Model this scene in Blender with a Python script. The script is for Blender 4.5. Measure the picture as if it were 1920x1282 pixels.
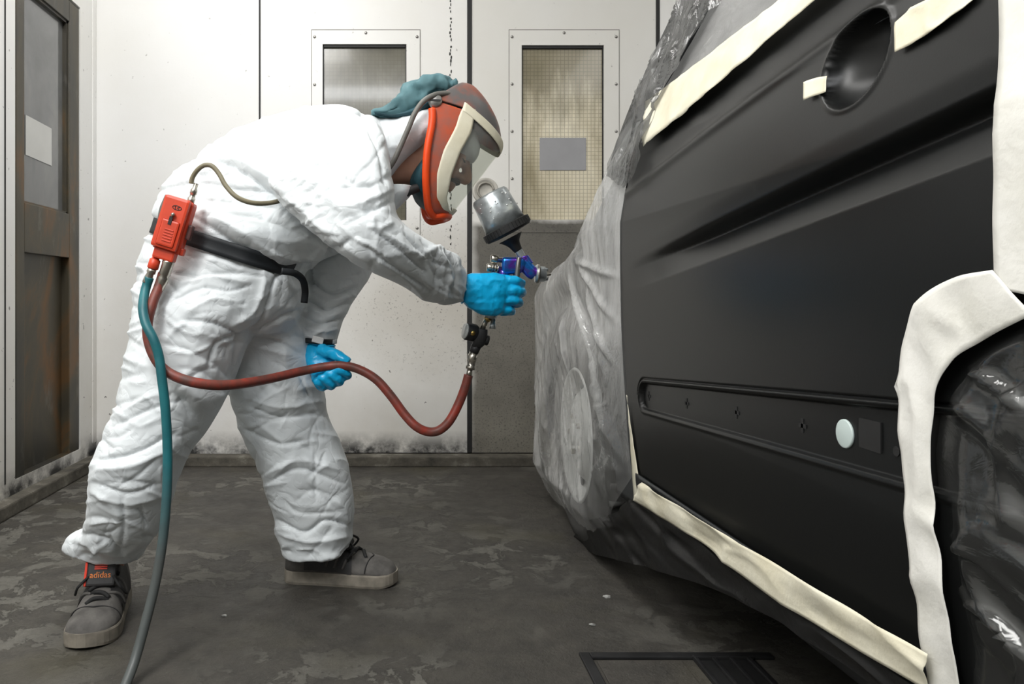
import bpy, bmesh, math, random
import numpy as np
from mathutils import Vector, Matrix, noise as mnoise
from mathutils.bvhtree import BVHTree

random.seed(7); np.random.seed(7)
for o in list(bpy.data.objects): bpy.data.objects.remove(o, do_unlink=True)
scene = bpy.context.scene
C = scene.collection

# ------------------------------------------------------------------ camera
F = 1450.0; CX = 745.0; CY = 560.0; H = 0.746
cam_d = bpy.data.cameras.new('camera'); cam = bpy.data.objects.new('camera', cam_d); C.objects.link(cam)
cam.location = (0, 0, H); cam.rotation_euler = (math.pi/2, 0, 0)
cam_d.sensor_width = 36; cam_d.sensor_fit = 'HORIZONTAL'; cam_d.lens = F/1920*36
cam_d.shift_x = (960-CX)/1920; cam_d.shift_y = -(641-CY)/1920
cam_d.clip_start = 0.02
scene.camera = cam

# ------------------------------------------------------------------ world, lights, exposure
w = bpy.data.worlds.new('world'); scene.world = w; w.use_nodes = True
w.node_tree.nodes['Background'].inputs[0].default_value = (.75, .82, .9, 1)
w.node_tree.nodes['Background'].inputs[1].default_value = 0.05
def area(name, loc, size, power, col, rot=(0, 0, 0)):
    d = bpy.data.lights.new(name, 'AREA'); d.shape = 'RECTANGLE'; d.size, d.size_y = size; d.energy = power; d.color = col
    o = bpy.data.objects.new(name, d); C.objects.link(o); o.location = loc; o.rotation_euler = rot; return o
area('ceiling_tubes_left', (-.65, 1.5, 2.93), (.45, 3.2), 36, (1, .985, .96))
area('ceiling_tubes_right', (1.9, .6, 2.93), (.45, 3.8), 16, (1, .98, .95))
area('ceiling_tubes_rear', (-.4, -1.2, 2.93), (1.6, .5), 40, (.96, .98, 1))
hip = area('fill_lamp_left', (-1.10, -.1, 2.50), (.45, 2.2), 46, (1, .99, .97))     # unseen fill lamp added in the wall/ceiling corner to brighten the painter
hip.rotation_euler = (Vector((-.1, 1.5, .4))-hip.location).to_track_quat('-Z', 'Y').to_euler()
vs = scene.view_settings
vs.view_transform = 'Standard'; vs.look = 'None'; vs.gamma = 1; vs.use_curve_mapping = False
vs.exposure = 0.42

# ------------------------------------------------------------------ helpers
def P(x, y, Y): return Vector(((x-CX)/F*Y, Y, H-(y-CY)/F*Y))
def link(name, me, mat=None, parent=None, smooth=False):
    o = bpy.data.objects.new(name, me); C.objects.link(o)
    if mat: me.materials.append(mat)
    if parent: o.parent = parent
    if smooth: me.polygons.foreach_set('use_smooth', [True]*len(me.polygons))
    return o
def obj(name, bm, mat=None, parent=None, smooth=False):
    me = bpy.data.meshes.new(name); bmesh.ops.recalc_face_normals(bm, faces=bm.faces[:]); bm.to_mesh(me); bm.free()
    return link(name, me, mat, parent, smooth)
def tag(o, label=None, cat=None, group=None, kind=None):
    if label: o['label'] = label
    if cat: o['category'] = cat
    if group: o['group'] = group
    if kind: o['kind'] = kind
    return o
def empty(name, loc=(0, 0, 0)):
    o = bpy.data.objects.new(name, None); C.objects.link(o); o.location = loc; o.empty_display_size = .05; return o
def adopt(child, parent):
    child.parent = parent; child.matrix_parent_inverse = Matrix.Translation(parent.location).inverted(); return child
def bx(bm, x0, x1, y0, y1, z0, z1, bev=0, mtx=None):
    r = bmesh.ops.create_cube(bm, size=1); vv = r['verts']
    bmesh.ops.scale(bm, vec=(x1-x0, y1-y0, z1-z0), verts=vv)
    bmesh.ops.translate(bm, vec=((x0+x1)/2, (y0+y1)/2, (z0+z1)/2), verts=vv)
    if bev:
        es = list({e for v in vv for e in v.link_edges})
        rr = bmesh.ops.bevel(bm, geom=es, offset=bev, segments=2, affect='EDGES', profile=.6)
        vv = list({v for f in rr['faces'] for v in f.verts} | {v for v in vv if v.is_valid})
    if mtx: bmesh.ops.transform(bm, matrix=mtx, verts=vv)
    return vv
def box(name, dims, mat, parent=None, bev=0, mtx=None):
    bm = bmesh.new(); bx(bm, *dims, bev=bev, mtx=mtx); return obj(name, bm, mat, parent)
def spline(pts, n):
    """Catmull-Rom through rows of pts (any width), n samples."""
    p = np.array(pts, float); k = len(p)
    d = np.r_[0, np.cumsum(np.maximum(np.linalg.norm(np.diff(p[:, :3], axis=0), axis=1), 1e-6)**.5)]
    t = np.linspace(0, d[-1], n); m = np.zeros_like(p)
    for i in range(k):
        a, b = max(i-1, 0), min(i+1, k-1); m[i] = (p[b]-p[a])/(d[b]-d[a])
    i = np.clip(np.searchsorted(d, t, 'right')-1, 0, k-2); h = (d[i+1]-d[i])[:, None]; s = ((t-d[i]))[:, None]/h
    return ((2*s**3-3*s**2+1)*p[i] + (s**3-2*s**2+s)*h*m[i] + (-2*s**3+3*s**2)*p[i+1] + (s**3-s**2)*h*m[i+1])
def loft(bm, rings, cap=True, closed=True):
    vv = [[bm.verts.new(c) for c in r] for r in rings]; n = len(vv[0])
    for a, b in zip(vv, vv[1:]):
        for i in range(n if closed else n-1): bm.faces.new((a[i], a[(i+1) % n], b[(i+1) % n], b[i]))
    if cap and closed: bm.faces.new(vv[0][::-1]); bm.faces.new(vv[-1])
    return vv
def tube(bm, pts, r, seg=12, n=None, smooth=True):
    """sweep a circle along pts (Vectors); r scalar or list"""
    rr = [r]*len(pts) if not hasattr(r, '__len__') else list(r)
    rows = [list(p)+[q] for p, q in zip(pts, rr)]
    a = spline(rows, n or max(2, len(pts)*8)) if (smooth and len(pts) > 2) else np.array(rows)
    c = a[:, :3]; tg = np.gradient(c, axis=0); tg /= np.linalg.norm(tg, axis=1)[:, None]+1e-12
    u = np.cross(tg[0], [0, 0, 1.]);
    if np.linalg.norm(u) < .1: u = np.cross(tg[0], [0, 1., 0])
    rings = []
    for i in range(len(c)):
        u = u-tg[i]*np.dot(u, tg[i]); u /= np.linalg.norm(u); v = np.cross(tg[i], u)
        rings.append([c[i]+a[i, 3]*(math.cos(q)*u+math.sin(q)*v) for q in np.linspace(0, 2*math.pi, seg, endpoint=False)])
    return loft(bm, rings)
def cyl(bm, a, b, ra, rb=None, seg=24):
    rb = ra if rb is None else rb
    return tube(bm, [Vector(a), Vector(b)], [ra, rb], seg, smooth=False)
def lathe(bm, a, axis, prof, seg=32, cap=True):
    """prof: list of (distance along axis, radius)"""
    axis = Vector(axis).normalized(); u = axis.cross(Vector((0, 0, 1)));
    if u.length < .1: u = axis.cross(Vector((0, 1, 0)))
    u.normalize(); v = axis.cross(u); a = Vector(a)
    return loft(bm, [[a+axis*d+(u*math.cos(q)+v*math.sin(q))*r for q in np.linspace(0, 2*math.pi, seg, endpoint=False)] for d, r in prof], cap)
def ringloft(bm, spec, n=None, seg=40, ex=2.3):
    """spec rows: (xL,yL,xR,yR,Y,hd): ellipse spanned by the pair of contour points and the depth half-width"""
    a = spline(spec, n or len(spec)*6)
    rings = []
    for xl, yl, xr, yr, Y, hd in a:
        p, q = P(xl, yl, Y), P(xr, yr, Y); c = (p+q)/2; e = (q-p)/2
        ring = []
        for t in np.linspace(0, 2*math.pi, seg, endpoint=False):
            ct, st = math.cos(t), math.sin(t)
            ring.append(c + e*(math.copysign(abs(ct)**(2/ex), ct)) + Vector((0, hd, 0))*(math.copysign(abs(st)**(2/ex), st)))
        rings.append(ring)
    return loft(bm, rings)
def remesh(bm, voxel, smooth_it=4, factor=.5):
    me = bpy.data.meshes.new('t'); bmesh.ops.recalc_face_normals(bm, faces=bm.faces[:]); bm.to_mesh(me); bm.free()
    o = bpy.data.objects.new('t', me); C.objects.link(o)
    m = o.modifiers.new('r', 'REMESH'); m.mode = 'VOXEL'; m.voxel_size = voxel
    if smooth_it:
        s = o.modifiers.new('s', 'SMOOTH'); s.iterations = smooth_it; s.factor = factor
    dg = bpy.context.evaluated_depsgraph_get(); dg.update()
    out = bpy.data.meshes.new_from_object(o.evaluated_get(dg))
    bpy.data.objects.remove(o, do_unlink=True)
    return out
def vget(me):
    a = np.empty(len(me.vertices)*3); me.vertices.foreach_get('co', a); return a.reshape(-1, 3)
def nget(me):
    a = np.empty(len(me.vertices)*3); me.vertex_normals.foreach_get('vector', a); return a.reshape(-1, 3)
def vset(me, a): me.vertices.foreach_set('co', a.ravel()); me.update()
_tab = np.random.RandomState(3).rand(64, 64, 64)
def vnoise(p):
    """smooth value noise, p (n,3) -> (n,) in 0..1"""
    i = np.floor(p).astype(int); f = p-i; f = f*f*f*(f*(f*6-15)+10); r = 0
    for dx in (0, 1):
        for dy in (0, 1):
            for dz in (0, 1):
                wgt = np.where(dx, f[:, 0], 1-f[:, 0])*np.where(dy, f[:, 1], 1-f[:, 1])*np.where(dz, f[:, 2], 1-f[:, 2])
                r = r + wgt*_tab[(i[:, 0]+dx) % 64, (i[:, 1]+dy) % 64, (i[:, 2]+dz) % 64]
    return r
def ridged(p, warp=.6):
    q = p+warp*np.stack([vnoise(p*1.3+7), vnoise(p*1.3+19), vnoise(p*1.3+31)], 1)
    return 1-np.abs(2*vnoise(q)-1)*1.6
def grid_mesh(name, co, mat, parent=None, smooth=True):
    """co: (n,m,3) array"""
    n, m = co.shape[:2]; f = []
    for i in range(n-1):
        for j in range(m-1): f.append((i*m+j, i*m+j+1, (i+1)*m+j+1, (i+1)*m+j))
    me = bpy.data.meshes.new(name); me.from_pydata(co.reshape(-1, 3).tolist(), [], f); me.update()
    return link(name, me, mat, parent, smooth)
def solid(o, t, off=-1):
    m = o.modifiers.new('thickness', 'SOLIDIFY'); m.thickness = t; m.offset = off; return o
def text(name, s, size, mat, mtx, parent=None, ext=.0006):
    cu = bpy.data.curves.new(name, 'FONT'); cu.body = s; cu.size = size; cu.extrude = ext; cu.align_x = 'CENTER'; cu.resolution_u = 3
    t = bpy.data.objects.new(name+'_t', cu); C.objects.link(t)
    dg = bpy.context.evaluated_depsgraph_get(); dg.update()
    me = bpy.data.meshes.new_from_object(t.evaluated_get(dg)); bpy.data.objects.remove(t, do_unlink=True)
    me.transform(mtx); return link(name, me, mat, parent)

# ------------------------------------------------------------------ materials
class NT:
    def __init__(s, name):
        s.m = bpy.data.materials.new(name); s.m.use_nodes = True; s.t = s.m.node_tree; s.n = s.t.nodes
        s.b = s.n['Principled BSDF']; s.o = s.n['Material Output']
    def add(s, typ, **k):
        n = s.n.new(typ)
        for a, v in k.items(): setattr(n, a, v)
        return n
    def l(s, a, b): s.t.links.new(a, b)
    def pos(s, scale=(1, 1, 1), rot=(0, 0, 0), kind='world'):
        if kind == 'world': src = s.add('ShaderNodeNewGeometry').outputs['Position']
        else: src = s.add('ShaderNodeTexCoord').outputs['Object']
        m = s.add('ShaderNodeMapping'); m.inputs['Scale'].default_value = scale; m.inputs['Rotation'].default_value = rot
        s.l(src, m.inputs[0]); return m.outputs[0]
    def noise(s, vec, scale, detail=4, rough=.55, dist=0, typ=None):
        n = s.add('ShaderNodeTexNoise'); n.inputs['Scale'].default_value = scale; n.inputs['Detail'].default_value = detail
        n.inputs['Roughness'].default_value = rough; n.inputs['Distortion'].default_value = dist
        if typ: n.noise_type = typ
        s.l(vec, n.inputs['Vector']); return n.outputs[0]
    def ramp(s, fac, stops):
        r = s.add('ShaderNodeValToRGB'); e = r.color_ramp.elements
        while len(e) < len(stops): e.new(.5)
        for q, (p, c) in zip(e, stops):
            q.position = p; q.color = c if hasattr(c, '__len__') else (c, c, c, 1)
        s.l(fac, r.inputs[0]); return r.outputs[0]
    def mix(s, fac, a, b, mode='MIX'):
        m = s.add('ShaderNodeMix', data_type='RGBA', blend_type=mode)
        for sock, v in ((m.inputs[0], fac), (m.inputs[6], a), (m.inputs[7], b)):
            if hasattr(v, 'is_linked') or hasattr(v, 'links'): s.l(v, sock)
            else: sock.default_value = v if not hasattr(v, '__len__') else (v if len(v) == 4 else (*v, 1))
        return m.outputs[2]
    def math(s, op, a, b=0.0, c=None):
        m = s.add('ShaderNodeMath', operation=op)
        for sock, v in zip(m.inputs, (a, b) if c is None else (a, b, c)):
            if hasattr(v, 'links'): s.l(v, sock)
            else: sock.default_value = v
        return m.outputs[0]
    def sep(s, vec):
        n = s.add('ShaderNodeSeparateXYZ'); s.l(vec, n.inputs[0]); return n.outputs
    def mrange(s, v, a, b, c=0, d=1):
        n = s.add('ShaderNodeMapRange'); s.l(v, n.inputs[0])
        for i, q in enumerate((a, b, c, d)): n.inputs[i+1].default_value = q
        return n.outputs[0]
    def bump(s, h, strength, dist=.01):
        n = s.add('ShaderNodeBump'); n.inputs['Strength'].default_value = strength; n.inputs['Distance'].default_value = dist
        s.l(h, n.inputs['Height']); s.l(n.outputs[0], s.b.inputs['Normal']); return n.outputs[0]
    def col(s, v):
        if hasattr(v, 'links'): s.l(v, s.b.inputs['Base Color'])
        else: s.b.inputs['Base Color'].default_value = (*v, 1)
    def set(s, **k):
        for a, v in k.items():
            i = s.b.inputs[a.replace('_', ' ')]
            if hasattr(v, 'links'): s.l(v, i)
            else: i.default_value = v
def basic(name, c, rough=.5, metal=0, var=.25, scale=12, bump=.0, bscale=60, **k):
    t = NT(name); v = t.pos(kind='object')
    n = t.noise(v, scale, 5)
    t.col(t.mix(t.mrange(n, .3, .7), tuple(q*(1-var) for q in c), tuple(min(1, q*(1+var*.6)) for q in c)))
    t.set(Roughness=rough, Metallic=metal, **k)
    if bump: t.bump(t.noise(v, bscale, 4), bump, .004)
    return t.m

def wall_mat(name, base=(.83, .83, .82), dark_low=0.0, brown_tint=0.0):
    t = NT(name); v = t.pos()
    z = t.sep(v)[2]
    big = t.noise(v, 1.3, 5); c = t.mix(t.mrange(big, .35, .75), base, (base[0]*.93, base[1]*.915, base[2]*.88))
    # dirt that thickens toward the floor where feet, hoses and overspray reach
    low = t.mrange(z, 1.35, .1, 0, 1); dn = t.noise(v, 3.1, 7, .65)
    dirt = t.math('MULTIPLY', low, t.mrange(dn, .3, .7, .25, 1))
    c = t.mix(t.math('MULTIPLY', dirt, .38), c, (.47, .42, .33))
    sp = t.noise(v, 42, 3, .5); spk = t.mrange(sp, .70, .74)
    c = t.mix(t.math('MULTIPLY', spk, t.mrange(z, 2.6, .2, .25, .9)), c, (.10, .09, .08))
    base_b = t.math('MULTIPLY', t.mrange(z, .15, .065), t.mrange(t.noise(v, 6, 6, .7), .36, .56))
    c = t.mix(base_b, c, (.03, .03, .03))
    if dark_low:
        # dark tone with fine overspray specks, lower right leaf, ragged edge, paler below
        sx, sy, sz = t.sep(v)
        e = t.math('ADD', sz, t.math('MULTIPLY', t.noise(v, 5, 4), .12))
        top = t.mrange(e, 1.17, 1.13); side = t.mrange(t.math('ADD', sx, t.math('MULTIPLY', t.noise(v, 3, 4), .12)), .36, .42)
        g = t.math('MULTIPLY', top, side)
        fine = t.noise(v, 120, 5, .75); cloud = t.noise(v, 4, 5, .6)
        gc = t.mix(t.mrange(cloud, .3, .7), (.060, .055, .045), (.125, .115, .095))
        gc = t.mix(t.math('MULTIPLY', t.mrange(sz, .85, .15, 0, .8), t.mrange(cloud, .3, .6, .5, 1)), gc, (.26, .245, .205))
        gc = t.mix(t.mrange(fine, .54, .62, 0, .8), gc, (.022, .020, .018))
        c = t.mix(t.math('MULTIPLY', g, dark_low), c, gc)
    if brown_tint:
        # brown tint and fine dark specks around the meeting edge of the leaves
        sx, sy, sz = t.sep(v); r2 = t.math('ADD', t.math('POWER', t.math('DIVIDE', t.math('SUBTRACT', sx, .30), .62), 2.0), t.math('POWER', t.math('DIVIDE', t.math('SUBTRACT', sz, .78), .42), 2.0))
        e = t.math('ADD', r2, t.math('MULTIPLY', t.noise(v, 3, 5), .9)); c = t.mix(t.mrange(e, 1.5, .45, 0, brown_tint), c, (.27, .23, .165))
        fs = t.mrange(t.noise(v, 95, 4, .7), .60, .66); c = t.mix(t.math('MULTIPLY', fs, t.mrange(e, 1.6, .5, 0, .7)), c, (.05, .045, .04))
    t.col(c); t.set(Roughness=.42); t.bump(t.noise(v, 55, 4), .12, .003)
    return t.m
M_wall = wall_mat('booth_wall_white')
M_leaf1 = wall_mat('booth_leaf_brown', brown_tint=.48)
M_leaf2 = wall_mat('booth_leaf_dark_low', (.74, .735, .71), dark_low=.95)
def floor_mat():
    t = NT('worn_concrete'); v = t.pos()
    big = t.noise(v, 1.6, 6, .6); fine = t.noise(v, 46, 6, .75); mid = t.noise(v, 8.5, 9, .72, .5)
    c = t.mix(t.mrange(big, .3, .7), (.044, .040, .035), (.078, .071, .058))
    c = t.mix(t.mrange(t.noise(v, 16, 7, .7), .40, .66, 0, .55), c, (.020, .019, .017))
    # flaked coating: hard-edged pale patches, mostly where the traffic goes in the middle
    p = t.mrange(mid, .505, .525); where = t.mrange(t.noise(v, 1.25, 3), .44, .58)
    fl = t.math('MULTIPLY', p, where)
    c = t.mix(t.math('MULTIPLY', fl, .75), c, t.mix(t.mrange(fine, .35, .65), (.10, .096, .082), (.175, .168, .145)))
    c = t.mix(t.mrange(fine, .60, .68, 0, .75), c, (.010, .0095, .009))
    c = t.mix(t.mrange(t.noise(v, 120, 3, .6), .66, .72, 0, .6), c, (.16, .155, .14))
    ol = t.mrange(t.noise(v, 2.3, 3), .55, .72, 0, .5); c = t.mix(ol, c, (.070, .062, .034))
    t.col(c); t.set(Roughness=t.mrange(mid, .3, .7, .45, .8))
    hgt = t.math('ADD', t.math('MULTIPLY', fl, .6), fine); t.bump(hgt, .7, .007)
    return t.m
M_floor = floor_mat()
def kerb_mat():
    t = NT('kerb_concrete'); v = t.pos(); n = t.noise(v, 9, 7, .7)
    t.col(t.ramp(n, [(.3, (.035, .032, .026, 1)), (.55, (.11, .10, .08, 1)), (.75, (.30, .29, .25, 1))])); t.set(Roughness=.8)
    t.bump(t.noise(v, 30, 5), .6, .006); return t.m
M_kerb = kerb_mat()
def rust_mat():
    t = NT('rusty_steel'); v = t.pos((1, 1, .45)); n = t.noise(v, 3.6, 8, .62, .8); m = t.noise(v, 9, 6, .7)
    c = t.ramp(n, [(.40, (.042, .040, .033, 1)), (.54, (.072, .060, .038, 1)), (.66, (.15, .072, .022, 1)), (.76, (.075, .066, .048, 1))])
    c = t.mix(t.mrange(m, .58, .72, 0, .5), c, (.20, .19, .17))
    t.col(c); t.set(Roughness=.45, Metallic=.35); t.bump(m, .2, .003); return t.m
M_rust = rust_mat()
def dirty_glass(name, a, b, c3, scale=5, wire=True, rough=.18, top_dark=0):
    t = NT(name); v = t.pos(); n = t.noise(t.pos((1, 1, .55)), scale, 6, .6, .5)
    c = t.ramp(n, [(.32, (*a, 1)), (.52, (*b, 1)), (.70, (*c3, 1))])
    if top_dark:   # darker upper part with smears
        zz = t.sep(v)[2]; e = t.math('ADD', zz, t.math('MULTIPLY', t.noise(t.pos((3, 1, .8)), 7, 5, .6), .5))
        c = t.mix(t.mrange(e, 1.75, 2.0, 0, .75), c, (.17, .15, .095))
    if wire:
        s = t.sep(v); out = None
        for q in (s[0], s[2]):
            g = t.math('LESS_THAN', t.math('FRACT', t.math('MULTIPLY', q, 58.0)), .16)
            out = g if out is None else t.math('MAXIMUM', out, g)
        c = t.mix(t.math('MULTIPLY', out, .42), c, (.09, .085, .06))
    t.col(c); t.set(Roughness=rough, Coat_Weight=.35, Coat_Roughness=.06); return t.m
M_wire1 = dirty_glass('wired_glass_olive', (.085, .078, .055), (.14, .13, .095), (.22, .205, .155))
M_wire2 = dirty_glass('wired_glass_beige', (.34, .30, .20), (.62, .56, .42), (.78, .72, .57), 4.2, top_dark=1)
M_doorglass = dirty_glass('dusty_door_glass', (.085, .088, .088), (.14, .143, .143), (.22, .22, .205), 2.6, False, .12)
M_black = basic('black_rubber', (.012, .012, .012), .6)
M_seam = basic('seam_sealant', (.03, .03, .028), .8)
M_screw = basic('screw_steel', (.35, .34, .32), .4, .9)
M_paper = basic('white_paper', (.62, .62, .60), .8, var=.05)
M_paper2 = basic('grey_paper', (.30, .30, .31), .7, var=.06)
M_plate = wall_mat('window_frame_white', (.82, .82, .80))

def suit_mat():
    t = NT('white_coverall_fabric'); v = t.pos(kind='object')
    t.col((.735, .775, .79)); t.set(Roughness=.6, Sheen_Weight=.08)
    r = t.noise(v, 9, 2, .5, .6); rid = t.math('ABSOLUTE', t.math('SUBTRACT', r, .5))
    r2 = t.noise(v, 24, 2, .5, .5); rid2 = t.math('ABSOLUTE', t.math('SUBTRACT', r2, .5))
    h = t.math('ADD', t.math('MULTIPLY', t.mrange(rid, 0, .05), 1), t.math('MULTIPLY', t.mrange(rid2, 0, .06), .4))
    t.bump(h, .24, .004)
    t.set(Subsurface_Weight=0.0)
    return t.m
M_suit = suit_mat()
M_skin = basic('skin', (.42, .22, .145), .5, var=.12, scale=30)
M_glove = basic('blue_nitrile', (.004, .41, .76), .32, var=.12, scale=25, bump=.6, bscale=42)
M_teal = basic('teal_fabric', (.075, .17, .19), .75, var=.3, scale=14, bump=.3, bscale=30)
M_darkteal = basic('dark_teal_fabric', (.010, .055, .072), .7, var=.3, scale=18)
def orange_mat():
    t = NT('oversprayed_orange'); v = t.pos(kind='object'); n = t.noise(v, 9, 5, .6)
    up = t.noise(v, 4.5, 3)
    c = t.mix(t.mrange(n, .40, .66), (.50, .075, .022), (.15, .12, .11)); t.col(c); t.set(Roughness=.45); return t.m
M_helmet = orange_mat()
def crown_mat():
    t = NT('oversprayed_orange_crown'); v = t.pos(kind='object'); n = t.noise(v, 11, 5, .6)
    c = t.mix(t.mrange(n, .36, .56), (.34, .085, .042), (.115, .108, .106)); t.col(c); t.set(Roughness=.42); return t.m
M_crown = crown_mat()
M_orange = basic('bright_orange', (.85, .075, .008), .42, var=.1)
M_red = basic('red_orange_plastic', (.62, .055, .018), .42, var=.14, scale=20)
def tape_mat(name='masking_tape', a=(.66, .61, .45), b=(.76, .73, .60)):
    t = NT(name); v = t.pos(kind='object'); n = t.noise(v, 9, 5); t.col(t.mix(t.mrange(n, .3, .7), a, b))
    t.set(Roughness=.62); f = t.noise(t.pos((1, 1, 1), kind='object'), 60, 4); t.bump(t.math('ADD', f, n), .3, .004); return t.m
M_tape = tape_mat()
M_tapew = tape_mat('masking_tape_white', (.62, .61, .55), (.74, .73, .69))
def clear_mat(name, fac, col=(.9, .92, .92), rough=.04, body=(.8, .8, .8)):
    t = NT(name); tr = t.add('ShaderNodeBsdfTransparent'); tr.inputs[0].default_value = (*col, 1)
    t.col(body); t.set(Roughness=rough); mx = t.add('ShaderNodeMixShader'); mx.inputs[0].default_value = fac
    t.l(tr.outputs[0], mx.inputs[1]); t.l(t.b.outputs[0], mx.inputs[2]); t.l(mx.outputs[0], t.o.inputs[0]); return t.m
M_visor = clear_mat('clear_visor', .085, (.93, .94, .92), .08, (.75, .75, .72))
def film_mat(name, lo, hi, white=.7, scale=(1, 1, 1), bstr=.5, rough=.22, dust=False, gloss=.08, spec=.5):
    t = NT(name); tr = t.add('ShaderNodeBsdfTransparent'); tr.inputs[0].default_value = (.93, .94, .94, 1)
    v = t.pos(scale, kind='object'); n = t.noise(v, 5, 5, .6, .6); fine = t.noise(v, 26, 4, .6, 1.2)
    t.col((white, white, white*.985)); t.set(Roughness=rough, Specular_IOR_Level=spec)
    nrm = t.bump(t.math('ABSOLUTE', t.math('SUBTRACT', fine, .5)), bstr, .012)
    mx = t.add('ShaderNodeMixShader'); fac = t.mrange(n, .3, .7, lo, hi)
    if dust:   # overspray dust settled on the front of the film, little of it behind the wheel
        sx, sy, sz = t.sep(t.pos()); e = t.math('ADD', sy, t.math('MULTIPLY', n, .25))
        clean = t.math('MULTIPLY', t.mrange(e, 2.32, 2.12), t.mrange(t.math('ADD', sz, t.math('MULTIPLY', n, .2)), .80, .62))
        fac = t.math('MULTIPLY', fac, t.math('SUBTRACT', 1.0, t.math('MULTIPLY', clean, .72)))
    t.l(fac, mx.inputs[0]); t.l(tr.outputs[0], mx.inputs[1]); t.l(t.b.outputs[0], mx.inputs[2])
    gl = t.add('ShaderNodeBsdfGlossy'); gl.inputs['Roughness'].default_value = rough*.8; gl.inputs['Color'].default_value = (.95, .96, .96, 1)
    t.l(nrm, gl.inputs['Normal']); m2 = t.add('ShaderNodeMixShader'); m2.inputs[0].default_value = gloss
    t.l(mx.outputs[0], m2.inputs[1]); t.l(gl.outputs[0], m2.inputs[2]); t.l(m2.outputs[0], t.o.inputs[0]); return t.m
M_film = film_mat('dusty_masking_film', .15, .52, .88, (1, 1, .4), .4, .16, dust=True, gloss=.15)
M_filmclear = film_mat('clear_masking_film', .01, .07, .35, (1, .5, 1), .15, .18, gloss=.09)
M_filmskirt = film_mat('shaded_masking_film', .80, .96, .014, (1, .4, 1), .15, .34, gloss=.012, spec=.12)  # clear film; dark sill and underbody shade put into its colour
M_filmwin = film_mat('window_masking_film', .50, .72, .40, (1, .6, 1.2), .4, .3, gloss=.05)
M_filmdark = film_mat('pillar_masking_film', .40, .80, .045, (1, 1, .35), .5, .18, gloss=.075)
def paint_mat():
    t = NT('satin_dark_primer'); v = t.pos(); n = t.noise(v, 2.2, 4)
    t.col(t.mix(t.mrange(n, .3, .7), (.0045, .005, .005), (.006, .0062, .006))); t.set(Roughness=.33, Specular_IOR_Level=.30)
    t.bump(t.noise(v, 380, 2), .05, .001); return t.m
M_paint = paint_mat()
M_vanbody = basic('van_body_grey', (.055, .058, .06), .4, var=.1)
M_vandark = basic('van_jamb_dark', (.012, .014, .016), .4)
M_vanteal = basic('van_jamb_teal', (.035, .095, .105), .35)
M_glass = basic('van_window_glass', (.03, .032, .034), .06)
M_tyre = basic('dusty_tyre_rubber', (.075, .074, .070), .8, var=.3)
M_rim = basic('dusty_wheel_steel', (.74, .74, .72), .5, 0, var=.12)
M_alu = basic('scratched_aluminium', (.50, .54, .55), .30, .72, var=.45, scale=30, bump=.1)
M_steel = basic('fitting_steel', (.50, .47, .41), .28, .95, var=.3, scale=40)
M_brass = basic('brass', (.55, .38, .12), .3, .95)
M_gunblue = NT('blue_purple_anodised'); _t = M_gunblue; _v = _t.pos(kind='object')
_t.col(_t.mix(_t.mrange(_t.noise(_v, 38, 2), .42, .60), (.015, .16, .55), (.14, .03, .38))); _t.set(Roughness=.22, Metallic=.75); M_gunblue = _t.m
def red_hose():
    t = NT('dusty_red_rubber'); v = t.pos(kind='object'); n = t.noise(v, 22, 5, .65)
    t.col(t.ramp(n, [(.35, (.10, .040, .030, 1)), (.55, (.21, .042, .028, 1)), (.72, (.34, .035, .018, 1))])); t.set(Roughness=.5); return t.m
M_redhose = red_hose()
def teal_hose():
    t = NT('teal_rubber_dusty_end'); v = t.pos(); z = t.sep(v)[2]
    c = t.mix(t.mrange(t.noise(v, 20, 4), .3, .7), (.008, .095, .115), (.015, .155, .175))
    c = t.mix(t.mrange(z, .42, .22), c, (.085, .095, .092)); t.col(c); t.set(Roughness=.45); return t.m
M_tealhose = teal_hose()
M_greyhose = basic('grey_hose_rubber', (.14, .135, .12), .5, var=.3)
M_olivehose = basic('olive_hose_rubber', (.20, .175, .11), .5, var=.25)
M_belt = basic('black_webbing', (.012, .015, .018), .6)
M_shoe = basic('dusty_grey_suede', (.115, .108, .10), .85, var=.45, scale=26, bump=.4, bscale=90)
M_shoedark = basic('black_shoe_leather', (.022, .021, .021), .6, var=.4, scale=30)
M_sole = basic('dirty_rubber_sole', (.24, .215, .175), .8, var=.35, scale=30)
M_lace = basic('black_lace', (.012, .012, .012), .8)
M_redprint = basic('red_print', (.75, .05, .02), .6, var=.05)
M_orangeprint = basic('orange_print', (.80, .22, .03), .6, var=.05)
M_iron = basic('grate_iron', (.035, .035, .036), .5, .5, var=.4)
M_sticker = basic('pale_sticker', (.48, .56, .54), .5, var=.08)
M_white = basic('white_plastic', (.75, .75, .73), .5)

# ------------------------------------------------------------------ the room
YB = 3.5; XL = -1.365
bm = bmesh.new(); bx(bm, -1.6, 3.6, -3.2, 3.8, -.1, 0)
floor = obj('floor', bm, M_floor); tag(floor, 'dark worn concrete floor of the spray booth', 'floor', kind='structure')
bm = bmesh.new(); bx(bm, -1.6, 3.6, -3.2, 3.8, 3.0, 3.1); tag(obj('ceiling', bm, M_wall), 'white booth ceiling', 'ceiling', kind='structure')
bm = bmesh.new(); bx(bm, 3.4, 3.6, -3.2, 3.8, 0, 3); tag(obj('wall_right', bm, M_wall), 'white booth wall beyond the van', 'wall', kind='structure')
bm = bmesh.new(); bx(bm, -1.6, 3.6, -3.3, -3.2, 0, 3); tag(obj('wall_front', bm, basic('dim_wall', (.22, .22, .22), .6)), 'dim wall behind the camera', 'wall', kind='structure')

def wx(px): return (px-CX)/F*YB
def wz(py): return H-(py-CY)/F*YB
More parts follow.
